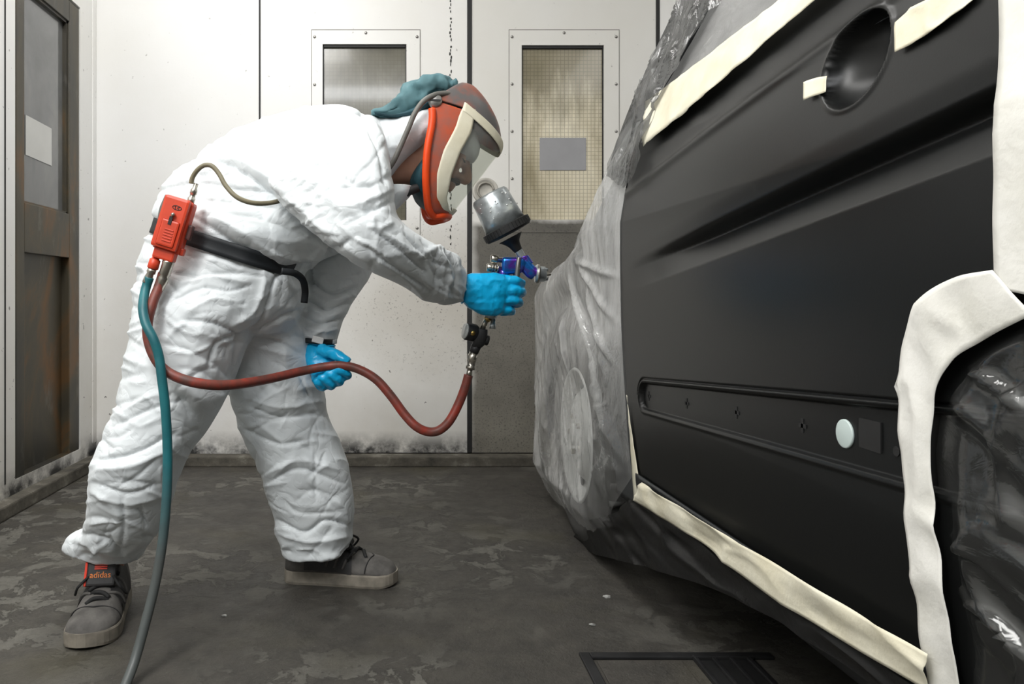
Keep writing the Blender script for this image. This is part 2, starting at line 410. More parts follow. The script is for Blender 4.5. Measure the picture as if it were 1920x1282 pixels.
# back wall: backing, fixed panels, two door leaves with windows
bm = bmesh.new(); bx(bm, -1.6, 3.6, YB+.05, YB+.2, 0, 3); wb = obj('wall_back', bm, M_black)
tag(wb, 'white back wall of the booth with panel seams', 'wall', kind='structure')
g = .006
bm = bmesh.new(); bx(bm, -1.45, wx(487)-g/2, YB, YB+.05, .045, 3); obj('panel', bm, M_wall, wb)
bm = bmesh.new(); bx(bm, wx(1233)+.010, 3.4, YB, YB+.05, .045, 3); obj('panel', bm, M_wall, wb)
for px, wd in ((487, .004), (880.5, .010), (1233, .008)):
    bm = bmesh.new(); bx(bm, wx(px)-wd, wx(px)+wd, YB-.004, YB+.05, .05, 3, .001); obj('seal_strip', bm, M_black, wb)
def leaf(name, x0, x1, wx0, wx1, wz0, wz1, glass, frame, mat, label):
    bm = bmesh.new()
    bx(bm, x0, wx0, YB, YB+.05, .05, 3); bx(bm, wx1, x1, YB, YB+.05, .05, 3)
    bx(bm, wx0, wx1, YB, YB+.05, .05, wz0); bx(bm, wx0, wx1, YB, YB+.05, wz1, 3)
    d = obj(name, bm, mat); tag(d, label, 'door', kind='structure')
    fx0, fx1, fz0, fz1 = frame
    bm = bmesh.new(); t = .003
    bx(bm, fx0, wx0, YB-t, YB, fz0, fz1); bx(bm, wx1, fx1, YB-t, YB, fz0, fz1); bx(bm, wx0, wx1, YB-t, YB, fz0, wz0); bx(bm, wx0, wx1, YB-t, YB, wz1, fz1)
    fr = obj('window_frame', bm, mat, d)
    bm = bmesh.new()
    for (a, b, c, e) in ((fx0-.003, fx1+.003, fz1, fz1+.004), (fx0-.003, fx0, fz0, fz1), (fx1, fx1+.003, fz0, fz1)): bx(bm, a, b, YB-.0025, YB, c, e)
    obj('sealant_line', bm, M_seam if False else basic('thin_seam', (.25, .24, .22), .8), fr)
    bm = bmesh.new(); bx(bm, wx0, wx1, YB+.016, YB+.022, wz0, wz1); obj('glass_pane', bm, glass, d)
    bm = bmesh.new(); s = .012
    bx(bm, wx0, wx1, YB+.004, YB+.016, wz1-s, wz1); bx(bm, wx0, wx0+.004, YB+.004, YB+.016, wz0, wz1); bx(bm, wx1-.004, wx1, YB+.004, YB+.016, wz0, wz1)
    obj('glazing_gasket', bm, M_black, d)
    xs = [fx0+.012, fx1-.012]
    for x in xs:
        for z in np.linspace(fz0+.03, fz1-.03, 5):
            bm = bmesh.new(); lathe(bm, (x, YB-t, z), (0, -1, 0), [(0, .007), (.003, .006), (.0045, .003)], 10); obj('screw', bm, M_screw, fr, True)
    for z in (fz1-.012,):
        bm = bmesh.new(); lathe(bm, ((fx0+fx1)/2, YB-t, z), (0, -1, 0), [(0, .007), (.003, .006), (.0045, .003)], 10); obj('screw', bm, M_screw, fr, True)
    return d
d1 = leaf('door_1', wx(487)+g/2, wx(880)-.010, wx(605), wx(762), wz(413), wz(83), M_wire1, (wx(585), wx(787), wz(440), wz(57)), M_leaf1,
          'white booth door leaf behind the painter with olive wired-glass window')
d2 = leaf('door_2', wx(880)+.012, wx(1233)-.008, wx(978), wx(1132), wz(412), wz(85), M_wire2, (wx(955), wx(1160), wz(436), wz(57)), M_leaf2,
          'white booth door leaf with beige wired-glass window and a dark speckled area below')
# bead of black sealant along leaf 1
bm = bmesh.new()
for k in range(70):
    y0 = 2+k*6.6; x = 845+random.uniform(-1.5, 1.5)
    if random.random() < .85:
        r = bmesh.ops.create_icosphere(bm, subdivisions=1, radius=.006)
        bmesh.ops.scale(bm, vec=(random.uniform(.4, .8), .35, random.uniform(.9, 1.9)), verts=r['verts']); bmesh.ops.translate(bm, vec=(wx(x), YB-.001, wz(y0)), verts=r['verts'])
sb = obj('sealant_bead', bm, M_seam, d1); sb['kind'] = 'stuff'
# recessed ring pull on leaf 2
bm = bmesh.new(); cx, cz = wx(910), wz(358)
lathe(bm, (cx, YB-.001, cz), (0, -1, 0), [(0, .060), (.005, .058), (.007, .050), (.003, .046), (.003, .0)], 32, False)
pull = obj('pull_plate', bm, basic('pull_grey', (.50, .48, .43), .5, 0), d2, True)
bm = bmesh.new(); tube(bm, [Vector((cx+.036*math.cos(a), YB-.014, cz+.036*math.sin(a))) for a in np.linspace(0, 2*math.pi, 25)], .005, 8, smooth=False); obj('pull_ring', bm, basic('ring_grey', (.33, .31, .27), .45, .2), pull, True)
# notice on the glass of leaf 2
bm = bmesh.new(); bx(bm, wx(1013), wx(1100), YB+.012, YB+.0155, wz(318), wz(257)); tag(obj('paper_notice', bm, M_paper2), 'blank grey paper notice stuck on the beige wired-glass window', 'notice')

# left wall with rusty door
def ly(px, x=XL): return x*F/(px-CX)
def lz(px, py, x=XL): return H-(py-CY)/F*ly(px, x)
DY0, DY1 = ly(31), ly(149)           # near and far jamb of the door
DZ0, DZ1 = .10, lz(146, 15)
bm = bmesh.new()
bx(bm, XL-.15, XL, -3.2, DY0-.01, 0, 3); bx(bm, XL-.15, XL, DY1+.008, YB+.05, 0, 3); bx(bm, XL-.15, XL, DY0-.01, DY1+.008, DZ1+.01, 3); bx(bm, XL-.15, XL, DY0-.01, DY1+.008, 0, DZ0)
wl = obj('wall_left', bm, M_wall); tag(wl, 'white panelled left wall of the booth', 'wall', kind='structure')
for px in (9,):
    y = ly(px); bm = bmesh.new(); bx(bm, XL, XL+.002, y-.004, y+.004, .1, 3); obj('panel_seam', bm, M_seam, wl)
y = ly(176); bm = bmesh.new(); bx(bm, XL, XL+.004, y-.02, y+.02, .1, 3, .001); obj('corner_strip', bm, M_wall, wl)
# frame of the door: stiles and rails around glass and recessed panel
gy0, gy1 = ly(47), ly(131); gz0, gz1 = lz(131, 401), lz(124.8, 35)
pz0, pz1 = lz(131, 849), lz(131, 483)
bm = bmesh.new(); T0, T1 = XL-.05, XL-.002
bx(bm, T0, T1, DY0, gy0, DZ0, DZ1, .003); bx(bm, T0, T1, gy1, DY1, DZ0, DZ1, .003)
bx(bm, T0, T1, gy0, gy1, gz1, DZ1, .003); bx(bm, T0, T1, gy0, gy1, pz1, gz0, .003); bx(bm, T0, T1, gy0, gy1, DZ0, pz0, .003)
ld = obj('door_3', bm, M_rust); tag(ld, 'rusty steel side door with a dusty window and recessed lower panel', 'door', kind='structure')
bm = bmesh.new(); bx(bm, XL-.045, XL-.035, gy0-.002, gy1+.002, pz0-.002, pz1+.002); obj('recessed_panel', bm, M_rust, ld)
bm = bmesh.new(); bx(bm, XL-.032, XL-.026, gy0-.002, gy1+.002, gz0-.002, gz1+.002); obj('glass_pane', bm, M_doorglass, ld)
bm = bmesh.new()
for (a, b, c, e) in ((gy0, gy0+.008, gz0, gz1), (gy1-.012, gy1, gz0, gz1), (gy0, gy1, gz1-.01, gz1), (gy0, gy1, gz0, gz0+.008)): bx(bm, XL-.026, XL-.010, a, b, c, e)
obj('glazing_bead', bm, M_rust, ld)
bm = bmesh.new()
py0, py1 = ly(60), ly(108)
co = [(XL-.0245, py0, lz(60, 290)), (XL-.0245, py1, lz(108, 311)), (XL-.0245, py1, lz(108, 241)), (XL-.0245, py0, lz(60, 215))]
f = bm.faces.new([bm.verts.new(c) for c in co]); r = bmesh.ops.extrude_face_region(bm, geom=[f]); bmesh.ops.translate(bm, vec=(.001, 0, 0), verts=[q for q in r['geom'] if isinstance(q, bmesh.types.BMVert)])
tag(obj('paper_notice', bm, M_paper), 'white paper sheet stuck on the dusty side-door window', 'notice')
# kerbs
bm = bmesh.new(); bx(bm, -1.45, 3.4, YB-.07, YB+.05, 0, .045, .006); tag(obj('baseboard_back', bm, M_kerb), 'dirty concrete kerb under the back wall', 'kerb', kind='structure')
bm = bmesh.new(); bx(bm, XL-.02, XL+.05, -3.2, YB-.07, 0, .05, .006); tag(obj('baseboard_left', bm, M_kerb), 'dirty concrete kerb under the left wall', 'kerb', kind='structure')

# floor hatch with slots
def fl(px, py): Y = F*H/(py-CY); return Vector(((px-CX)/F*Y, Y, 0))
a = fl(1085, 1228); hatch = empty('floor_hatch', (a.x, a.y-.3, 0)); tag(hatch, 'dark steel floor hatch with slots at the edge of the van', 'hatch')
def hb(name, x0, x1, y0, y1, z0, z1, m, bev=.002): return adopt(box(name, (x0, x1, y0, y1, z0, z1), m, bev=bev), hatch)
hb('frame_bar', a.x, a.x+.022, a.y-.60, a.y, .0, .007, M_iron); hb('frame_bar', a.x+.022, a.x+.40, a.y-.022, a.y, .0, .007, M_iron)
hb('cover_plate', a.x+.03, a.x+.205, a.y-.60, a.y-.03, 0, .004, M_floor)
s0 = fl(1312, 1240)
hb('slot_tray', s0.x-.012, s0.x+.115, s0.y-.6, s0.y, .0005, .0025, M_black, 0)
for k in range(4): hb('bar', s0.x-.012+k*.036, s0.x-.004+k*.036, s0.y-.6, s0.y, .0025, .010, M_iron)
hb('end_bar', s0.x-.012, s0.x+.112, s0.y, s0.y+.01, .0, .010, M_iron)
for px, py, s, lb in [(1137, 1120, 6, 'pale paint chip lying on the floor below the masked tyre'), (1110, 1172, 5, 'pale paint chip lying beside the corner of the floor hatch'), (420, 1155, 4, 'tiny pale paint chip on bare floor between the two shoes')]:
    bm = bmesh.new(); r = bmesh.ops.create_icosphere(bm, subdivisions=1, radius=s/720); bmesh.ops.scale(bm, vec=(1.3, .9, .4), verts=r['verts'])
    for v in bm.verts: v.co += Vector([random.uniform(-.0012, .0012) for _ in range(3)])
    q = fl(px, py); bmesh.ops.translate(bm, vec=(q.x, q.y, .0022), verts=bm.verts)
    tag(obj('paint_chip', bm, basic('chip_grey', (.35, .35, .33), .7)), lb, 'paint chip', 'paint chips on the floor')

# ------------------------------------------------------------------ the van
def ss(a, b, x): t = np.clip((x-a)/(b-a), 0, 1); return t*t*(3-2*t)
def lerp_tab(x, tab): return np.interp(x, [q[0] for q in tab], [q[1] for q in tab])
zgroove = lambda Y: .812+(.935-.812)*(1.82-Y)/(1.82-.75)
zbelt = lambda Y: 1.005+(1.112-1.005)*(1.815-Y)/(1.815-.939)
def S0(Y, z):
    """side of the van without small features: X of the skin at (Y, z)"""
    Y = np.asarray(Y, float); z = np.asarray(z, float)
    x = .60-.031*Y
    x = x+.16*np.clip(z-.93, 0, None)+.14*np.clip(z-1.08, 0, None)     # tumblehome
    x = x+.10*np.clip(.50-z, 0, None)**1.2                             # tuck under
    return x
def S(Y, z, feat=True):
    Y = np.asarray(Y, float); z = np.asarray(z, float); x = S0(Y, z)
    if not feat: return x
    zg = zgroove(Y); k = ss(1.83, 1.35, Y)                               # groove deepens toward the rear
    d = z-zg
    x = x+.026*k*np.where(d > 0, ss(.020, -.003, d), np.clip((d+.050)/.048, 0, 1))
    x = x-.006*k*ss(0, .05, d)*ss(.30, .12, d)
    zb = zbelt(Y); x = x-.004*np.exp(-((z-zb)/.010)**2)
    return x
def side(px, py, fn=S0, it=14):
    """pixel of a side feature -> (Y, z) on the skin"""
    Y = 1.2; z = .7
    for _ in range(it):
        z = H-(py-CY)/F*Y; Y = .5*Y+.5*float(fn(Y, z))*F/(px-CX)
    return Y, H-(py-CY)/F*Y
van = empty('van', (1.4, 1.0, 0)); tag(van, 'dark primed van masked with film and tape', 'van')
def V(o): return adopt(o, van)

# trim recess outline and handle bowl in (Y,z)
tr_f, tr_r = 1.745, .875
def trim_top(Y): return .558+(.619-.558)*(1.729-Y)/(1.729-.886)
def trim_bot(Y): return .500+(.538-.500)*(1.729-Y)/(1.729-.89)
hY, hz = side(1611, 112)
HR = (.067, .060)
def door_x(Y, z):
    x = S(Y, z)
    # moulding recess with a rounded front end and a raised bead around it
    zc = (trim_top(Y)+trim_bot(Y))/2; hh = (trim_top(Y)-trim_bot(Y))/2
    ex = np.clip(Y-(tr_f-hh*1.0), 0, None); sd = np.sqrt(ex**2+(z-zc)**2)-hh
    x = x+.009*ss(.0015, -.0025, sd) + .004*np.exp(-((sd-.010)/.0022)**2)*(z > zc) - .0022*np.exp(-((sd-.006)/.0035)**2)
    # handle bowl
    rr = np.sqrt(((Y-hY)/HR[0])**2+((z-hz)/HR[1])**2)
    x = x+.048*np.clip(1-rr**2, 0, 1)**.5 - .002*np.exp(-((rr-1.06)/.05)**2)
    return x
# door skin: fine structured grid
Ys = np.linspace(.40, 1.90, 420); zs = np.r_[np.linspace(.27, .468, 40), np.linspace(.47, .66, 190), np.linspace(.664, 1.19, 230)]
YY, ZZ = np.meshgrid(Ys, zs, indexing='ij')
# front edge of the door traced on the skin
fe = [side(x, y) for x, y in [(1176, 352), (1168, 400), (1165, 480), (1167, 600), (1172, 700), (1184, 820), (1200, 908)]]
fz = np.array([q[1] for q in fe]); fy = np.array([q[0] for q in fe]); o_ = np.argsort(fz)
front_edge = lambda z: np.interp(z, fz[o_], fy[o_])
FE = front_edge(ZZ); YY = .40+(YY-.40)/(1.90-.40)*(FE-.40)
door = V(grid_mesh('front_door', np.stack([door_x(YY, ZZ), YY, ZZ], 2), M_paint)); solid(door, .004)
door['label'] = 'satin dark primed front door panel'
# clip holes, sticker and dark pad inside the recess
def on_door(Y, z, out=.0): return Vector((float(door_x(Y, z))-out, Y, z))
def side_disc(name, px, py, ry, rz, mat, parent, out=.0015, seg=24, th=.0012):
    Y, z = side(px, py); bm = bmesh.new(); x = float(door_x(Y, z))
    rings = [[(x-o, Y+ry*math.cos(a), z+rz*math.sin(a)) for a in np.linspace(0, 2*math.pi, seg, endpoint=False)] for o in (0, out)]
    loft(bm, rings); ob = obj(name, bm, mat); ob.parent = parent; ob.matrix_parent_inverse = parent.matrix_world.inverted(); ob.location = (0, 0, 0)
    return ob
def kid(o, parent):
    bpy.context.view_layer.update(); o.parent = parent; o.matrix_parent_inverse = parent.matrix_world.inverted(); return o
for px, py in ((1209, 742), (1279, 756), (1371, 773), (1493, 798)):
    Y, z = side(px, py); x = float(door_x(Y, z)); bm = bmesh.new()
    bx(bm, x-.001, x+.001, Y-.010, Y+.010, z-.003, z+.003); bx(bm, x-.001, x+.001, Y-.003, Y+.003, z-.010, z+.010)
    kid(obj('clip_hole', bm, M_black), door)
Y, z = side(1572, 813); bm = bmesh.new(); x = float(door_x(Y, z))
lathe(bm, (x+.001, Y, z), (-1, 0, 0), [(0, .019), (.003, .0185), (.0035, .017), (.0035, 0.0001)], 32); s_ = kid(obj('plug', bm, M_sticker, None, True), door); s_['label'] = 'pale round plug'
Y0, z0 = side(1598, 800); Y1, z1 = side(1640, 838)
bm = bmesh.new(); x = float(door_x((Y0+Y1)/2, (z0+z1)/2)); bx(bm, x-.0015, x+.001, Y1, Y0, z1-.008, z0+.012); kid(obj('adhesive_pad', bm, M_black), door)
Y, z = side(1667, 846); bm = bmesh.new(); x = float(door_x(Y, z)); lathe(bm, (x, Y, z), (-1, 0, 0), [(0, .006), (.001, .006)], 14); kid(obj('drain_hole', bm, M_black), door)

# fender, hood, sill, jamb, roof: the rest of the shell
def front_round(Y): return 1.0*np.clip(Y-2.75, 0, None)**2
ztop = [(1.5, 1.72), (1.7, 1.52), (1.8, 1.40), (1.9, 1.28), (2.05, 1.13), (2.15, 1.05), (2.3, .925), (2.5, .87), (2.7, .84), (3.0, .79), (3.2, .71)]
WY, WZ, WR = 2.40, .335, .325
ys = np.linspace(1.70, 3.22, 90); vs_ = np.linspace(0, 1, 60)
A, B = np.meshgrid(ys, vs_, indexing='ij'); zt = lerp_tab(A, ztop)-.02; zz = .20+(zt-.20)*B
# wheel arch: lift the lower edge
arch = WZ+np.sqrt(np.clip(.385**2-(A-WY)**2, 0, None)); lo = np.where(np.abs(A-WY) < .385, np.maximum(.24, arch), .24)
zz = lo+(zt-lo)*B
xx = S0(A, zz)+.015+front_round(A)+.05*np.clip((B-.9)/.1, 0, 1)**2
fender = V(grid_mesh('front_fender', np.stack([xx, A, zz], 2), M_vanbody)); solid(fender, .004)
# hood: from fender top edge across
us = np.linspace(0, 1, 30); A2, U2 = np.meshgrid(np.linspace(2.05, 3.22, 40), us, indexing='ij')
x0 = S0(A2, .9)+.06+front_round(A2); hood = np.stack([x0+(2.35-x0-.02)*U2, A2, lerp_tab(A2, ztop)-.02+.05*np.sin(U2*math.pi)], 2)
V(grid_mesh('hood', hood, M_vanbody))
# bumper face
A3, U3 = np.meshgrid(np.linspace(.2, .70, 14), us, indexing='ij')
x0 = S0(3.2, .6)+front_round(3.22)+.015; V(grid_mesh('front_bumper', np.stack([x0+(2.3-x0)*U3, 3.22+.05*np.sin(U3*math.pi), A3], 2), M_vanbody))
# windscreen and roof
def quad(name, pts, mat): 
    bm = bmesh.new(); bm.faces.new([bm.verts.new(p) for p in pts]); return V(solid(obj(name, bm, mat), .006))
px_, py_ = .66, 2.02
quad('windscreen', [(.62, 2.10, 1.02), (2.30, 2.10, 1.02), (2.20, 1.42, 1.78), (.77, 1.42, 1.78)], M_glass)
quad('roof', [(.77, 1.42, 1.78), (2.20, 1.42, 1.78), (2.20, -1.0, 1.86), (.77, -1.0, 1.86)], M_vanbody)
# side window: dark glass above the belt
A4, U4 = np.meshgrid(np.linspace(-1.0, 2.0, 60), np.linspace(0, 1, 16), indexing='ij')
zlow = np.full_like(A4, 1.10); zhi = np.minimum(1.78, np.interp(A4, [1.42, 2.02], [1.78, 1.10])); z4 = zlow+(zhi-zlow)*U4
V(grid_mesh('side_glass', np.stack([S0(A4, z4)+.018, A4, z4], 2), M_glass))
# far side, floor pan, cabin block so that light does not leak through
V(box('underbody', (.66, 2.25, -1.0, 3.1, .26, .40), M_vandark)); V(box('cabin_core', (.70, 2.25, -1.0, 1.70, .40, 1.06), M_vandark))
V(box('far_side', (2.28, 2.34, -1.0, 3.15, .25, .72), M_vanbody, bev=.01)); V(box('far_side_upper', (2.24, 2.32, -1.0, 2.0, .72, 1.12), M_vanbody, bev=.01)); V(box('far_glass', (2.22, 2.25, -1.0, 1.5, 1.12, 1.78), M_glass))
# dark plastic sill under the door
sl = [(1190, 930), (1290, 995), (1420, 1090), (1560, 1185), (1700, 1270), (1800, 1335)]
sY = np.linspace(-1.0, 1.78, 80); A5, U5 = np.meshgrid(sY, np.linspace(0, 1, 14), indexing='ij')
z5 = .345-.115*U5; V(solid(grid_mesh('sill', np.stack([S0(A5, .345)-.004+.05*U5**2.2, A5, z5], 2), M_vandark), .004))
# jamb / sliding door area behind the clear film on the right
A6, U6 = np.meshgrid(np.linspace(-1.0, .82, 50), np.linspace(.22, 1.12, 40), indexing='ij')
V(grid_mesh('sliding_door', np.stack([S0(A6, U6)+.030+.012*ss(.52, .50, U6), A6, U6], 2), M_vandark))
M_jamb = basic('van_jamb_grey', (.07, .08, .085), .4)
for (y0, y1, z0, z1, m) in ((.775, .80, .36, .69, M_vanteal), (.725, .765, .40, .66, M_jamb), (.52, .715, .575, .66, M_vanteal), (.30, .72, .535, .545, M_jamb), (.55, .72, .43, .52, M_vanteal), (.20, .70, .395, .41, M_jamb), (.20, .72, .68, .72, M_vanbody)):
    V(box('jamb_rib', (float(S0(.7, .5))+.014, float(S0(.7, .5))+.04, y0, y1, z0, z1), m, bev=.004))

# wheel
def wheel(loc, side_=-1, mats=True):
    wh = V(empty('wheel')); wh.matrix_parent_inverse = Matrix.Translation(van.location).inverted(); wh.location = loc
    ax = (side_, 0, 0)
    def w_(name, bm, m): 
        o = obj(name, bm, m, wh, True); return o
    bm = bmesh.new(); n = 72; prof = [(-.20, .20), (-.205, .27), (-.20, .315), (-.17, .325), (-.03, .325), (.0, .315), (.012, .28), (.008, .235), (.0, .205)]
    loft(bm, [[Vector((0, 0, 0))+Vector((side_*d, math.cos(q)*r, math.sin(q)*r)) for q in np.linspace(0, 2*math.pi, n, endpoint=False)] for d, r in prof], cap=False)
    for k in range(n//2):                      # tread blocks
        q = k*4*math.pi/n
        for off in (-.165, -.115, -.065):
            m = Matrix.Rotation(q+off*1.3, 4, 'X') @ Matrix.Translation((side_*(off+.025), 0, .326))
            bx(bm, -.020, .020, -.009, .009, -.006, .005, mtx=m)
    w_('tyre', bm, M_tyre)
    bm = bmesh.new()
    lathe(bm, (0, 0, 0), ax, [(-.16, .20), (.0, .208), (.006, .203), (.0, .195), (-.03, .180), (-.035, .15), (-.012, .128), (-.002, .10), (.004, .075), (.000, .05), (-.004, .0)], 64, False)
    rim = w_('rim', bm, M_rim)
    for k in range(10):
        bm = bmesh.new(); q = k*2*math.pi/10
        lathe(bm, (side_*-.030, math.cos(q)*.158, math.sin(q)*.158), ax, [(0, .018), (.002, .018)], 14); 
        o = obj('vent_hole', bm, M_black, wh)
    for k in range(5):
        bm = bmesh.new(); q = k*2*math.pi/5; lathe(bm, (side_*-.002, math.cos(q)*.058, math.sin(q)*.058), ax, [(0, .010), (.014, .009), (.016, .004)], 6); obj('wheel_bolt', bm, M_steel, wh)
    bm = bmesh.new(); lathe(bm, (side_*-.004, 0, 0), ax, [(0, .036), (.016, .034), (.020, .024), (.020, .0)], 28, False); obj('hub_cap', bm, M_rim, wh, True)
    return wh
wheel((float(S0(WY, .5))+.030, WY, .325))
wheel((2.25, WY, .325), 1)

# ------------------------------------------------------------------ masking film and tape
def strip(name, ea, eb, mat, off=.004, n=90, m=12, wr=.003, th=.0006, wscale=18, seed=0., clampfn=S, stretch=(1, 1)):
    """sheet on the van's side between two traced edges (pixels on the skin), slightly wrinkled"""
    fn_ = lambda Y, z: clampfn(Y, z)-off-wr*.5
    a = np.array([side(*q, fn_) for q in ea]); b = np.array([side(*q, fn_) for q in eb])
    a = spline(np.c_[a, np.zeros(len(a))], n)[:, :2]; b = spline(np.c_[b, np.zeros(len(b))], n)[:, :2]
    t = np.linspace(0, 1, m)[None, :, None]; g = a[:, None]*(1-t)+b[:, None]*t
    Yg, Zg = g[..., 0], g[..., 1]
    p = np.stack([Yg*wscale*stretch[0]+seed, Zg*wscale*stretch[1], np.full_like(Yg, seed)], 2).reshape(-1, 3)
    wrk = (ridged(p)*.7+vnoise(p*2.3)*.3).reshape(Yg.shape)
    co = np.stack([clampfn(Yg, Zg)-off-wr*wrk, Yg, Zg], 2)
    return solid(grid_mesh(name, co, mat), th)
tag(strip('masking_tape', [(1204, 275), (1300, 196), (1410, 100), (1530, 0), (1620, -72), (1850, -240), (2287, -513)], [(1209, 190), (1252, 160), (1395, 50), (1462, 0), (1560, -78), (1800, -262), (2328, -622)], M_tape, off=.016, wr=.005),
    'cream masking tape band along the window belt line of the van', 'tape')
tag(strip('masking_tape', [(1200, 904), (1330, 984), (1500, 1084), (1640, 1168), (1738, 1226)], [(1188, 938), (1290, 1004), (1420, 1100), (1560, 1192), (1735, 1296)], M_tape, off=.016, wr=.011, wscale=11, seed=3.1, stretch=(.5, 2.2)),
    'long cream masking tape band along the bottom of the door', 'tape')
tag(strip('masking_tape', [(1175, 740), (1185, 815), (1199, 903), (1205, 912)], [(1176, 742), (1180, 815), (1186, 903), (1188, 935)], M_tape, n=30, m=5, wr=.001),
    'thin cream tape sliver at the lower front corner of the door', 'tape')
tag(strip('masking_tape', [(1866, 506), (1800, 518), (1744, 544), (1706, 590), (1687, 650), (1680, 730), (1686, 880), (1704, 1040), (1727, 1200), (1740, 1300)],
          [(1935, 590), (1862, 628), (1800, 668), (1762, 722), (1748, 780), (1742, 850), (1750, 950), (1768, 1080), (1788, 1220), (1800, 1310)], M_tapew, off=.008, wr=.008, wscale=14, seed=8.3),
    'wide pale masking tape curving down the rear edge of the door', 'tape')
tag(strip('masking_tape', [(1872, -60), (1868, 150), (1863, 300), (1860, 420), (1862, 540)], [(2030, -120), (2030, 150), (2030, 300), (2030, 420), (2030, 575)], M_tapew, off=.012, wr=.003, wscale=9, seed=5.2, clampfn=S0),
    'pale masking paper strip up the rear edge of the door by the handle', 'tape')
tag(strip('masking_tape', [(1675, 42), (1700, 20), (1745, -4), (1800, -26), (1826, -24)], [(1677, 98), (1705, 84), (1750, 56), (1798, 20), (1822, 0)], M_tape, off=.004, n=30, wr=.005, wscale=30, seed=2.), 'torn cream tape patch behind the door handle recess', 'tape')
tag(strip('masking_tape', [(1507, 154), (1528, 146), (1550, 142)], [(1508, 188), (1525, 180), (1548, 172)], M_tape, off=.004, n=14, m=8, wr=.004, wscale=34, seed=4.), 'small torn cream tape patch in front of the handle recess', 'tape')

# clear film over the rear jamb
A7, U7 = np.meshgrid(np.linspace(-.3, .895, 150), np.linspace(.17, .74, 110), indexing='ij')
p = np.stack([A7*3.2+U7*3, U7*17-A7*4, U7*0], 2).reshape(-1, 3); p2 = np.stack([A7*12+U7*5, U7*9-A7*6, U7*0+4], 2).reshape(-1, 3)
fold = (np.clip(ridged(p, 1.0), 0, 1)**2*.015+np.clip(ridged(p2, .8), 0, 1)**3*.010).reshape(A7.shape)
right_lim = np.array([side(*q) for q in [(1920, 598), (1800, 668), (1757, 722), (1742, 850), (1750, 950), (1788, 1220), (1800, 1400)]]); o2 = np.argsort(right_lim[:, 1])
lim = np.interp(U7, right_lim[o2, 1], right_lim[o2, 0])-.002; A7 = -.3+(A7+.3)/(.895+.3)*(lim+.3)
tag(grid_mesh('masking_film', np.stack([S0(A7, U7)-(.006+fold)*(1-ss(.06, .0, lim-A7))+.006*ss(.06, .0, lim-A7), A7, U7], 2), M_filmclear), 'clear wrinkled masking film right of the pale curved tape', 'masking film')

# film over fender, wheel and bumper: hangs from the hood edge to the floor
ny, nz = 190, 230
A8, U8 = np.meshgrid(np.linspace(0, 1, ny), np.linspace(0, 1, nz), indexing='ij')
ybase = 3.24
zt0 = 1.06
zf = .02+U8*1.16
fl_edge = front_edge(np.clip(zf, .335, 1.09))+.004
# below the door corner the film runs on under the sill
fl_edge = fl_edge+np.clip(.335-zf, 0, 1)*1.35
Yf = fl_edge+(ybase-fl_edge)*A8
ztop8 = lerp_tab(Yf, ztop)
over = np.clip(zf-ztop8, 0, None)                       # length that has gone past the hood edge
zf2 = np.minimum(zf, ztop8)+.0*over
base = S0(Yf, np.maximum(zf2, .5))+front_round(Yf)
rnd = np.clip(1-(ztop8-zf2)/.09, 0, 1)                  # soft shoulder at the hood edge
xf = base-.012+.035*rnd**2+over*1.15
zf2 = zf2-over*.02
# over the tyre: pulled out at the rim, sagging in between arch and tyre, tucked under the tyre
rw = np.sqrt((Yf-WY)**2+(zf2-WZ)**2)
xf = xf+.022*np.exp(-((rw-.40)/.05)**2)+.018*ss(.26, .16, rw)
below = np.clip(.14-zf2, 0, 1); xf = xf+below*.55+np.clip(.335-zf2, 0, 1)*0
p = np.stack([Yf*9+zf2*3.0, zf2*2.0-Yf*1.0, zf2*0], 2).reshape(-1, 3); p2 = np.stack([Yf*22-zf2*9, zf2*5+Yf*2, zf2*0+9], 2).reshape(-1, 3); p3 = np.stack([Yf*34+zf2*14, zf2*7, zf2*0+2], 2).reshape(-1, 3)
amp = .35+.35*ss(.75, .3, zf2)+.7*ss(2.15, 1.95, Yf)*ss(.75, .6, zf2)
fold = (((vnoise(p)-.25)*.020+ridged(p2, .7)**2*.007+ridged(p3)**3*.004).reshape(Yf.shape))*amp
# taut drag lines from the hood edge down to the sill corner
for (x0, y0, x1, y1, wd, am) in ((1085, 560, 1190, 880, .016, .020), (1075, 520, 1160, 820, .012, .013), (1060, 600, 1120, 960, .014, .012), (1110, 560, 1168, 700, .010, .012), (1095, 500, 1165, 610, .010, .010), (1090, 490, 1164, 520, .009, .010)):
    q0 = np.array(side(x0, y0)); q1 = np.array(side(x1, y1)); d = q1-q0; L = np.hypot(*d); d /= L
    s = (Yf-q0[0])*d[0]+(zf2-q0[1])*d[1]; dist = np.abs((Yf-q0[0])*d[1]-(zf2-q0[1])*d[0])
    fold += am*np.exp(-(dist/wd)**2)*ss(-.05, .05, s)*ss(L+.05, L-.05, s)
fold *= ss(-.01, .09, A8)
co = np.stack([xf-fold+.010*ss(.10, 0, A8), Yf, zf2], 2)
fm = grid_mesh('masking_film', co, M_film); tag(fm, 'dusty translucent masking film draped over the front wheel and fender', 'masking film')

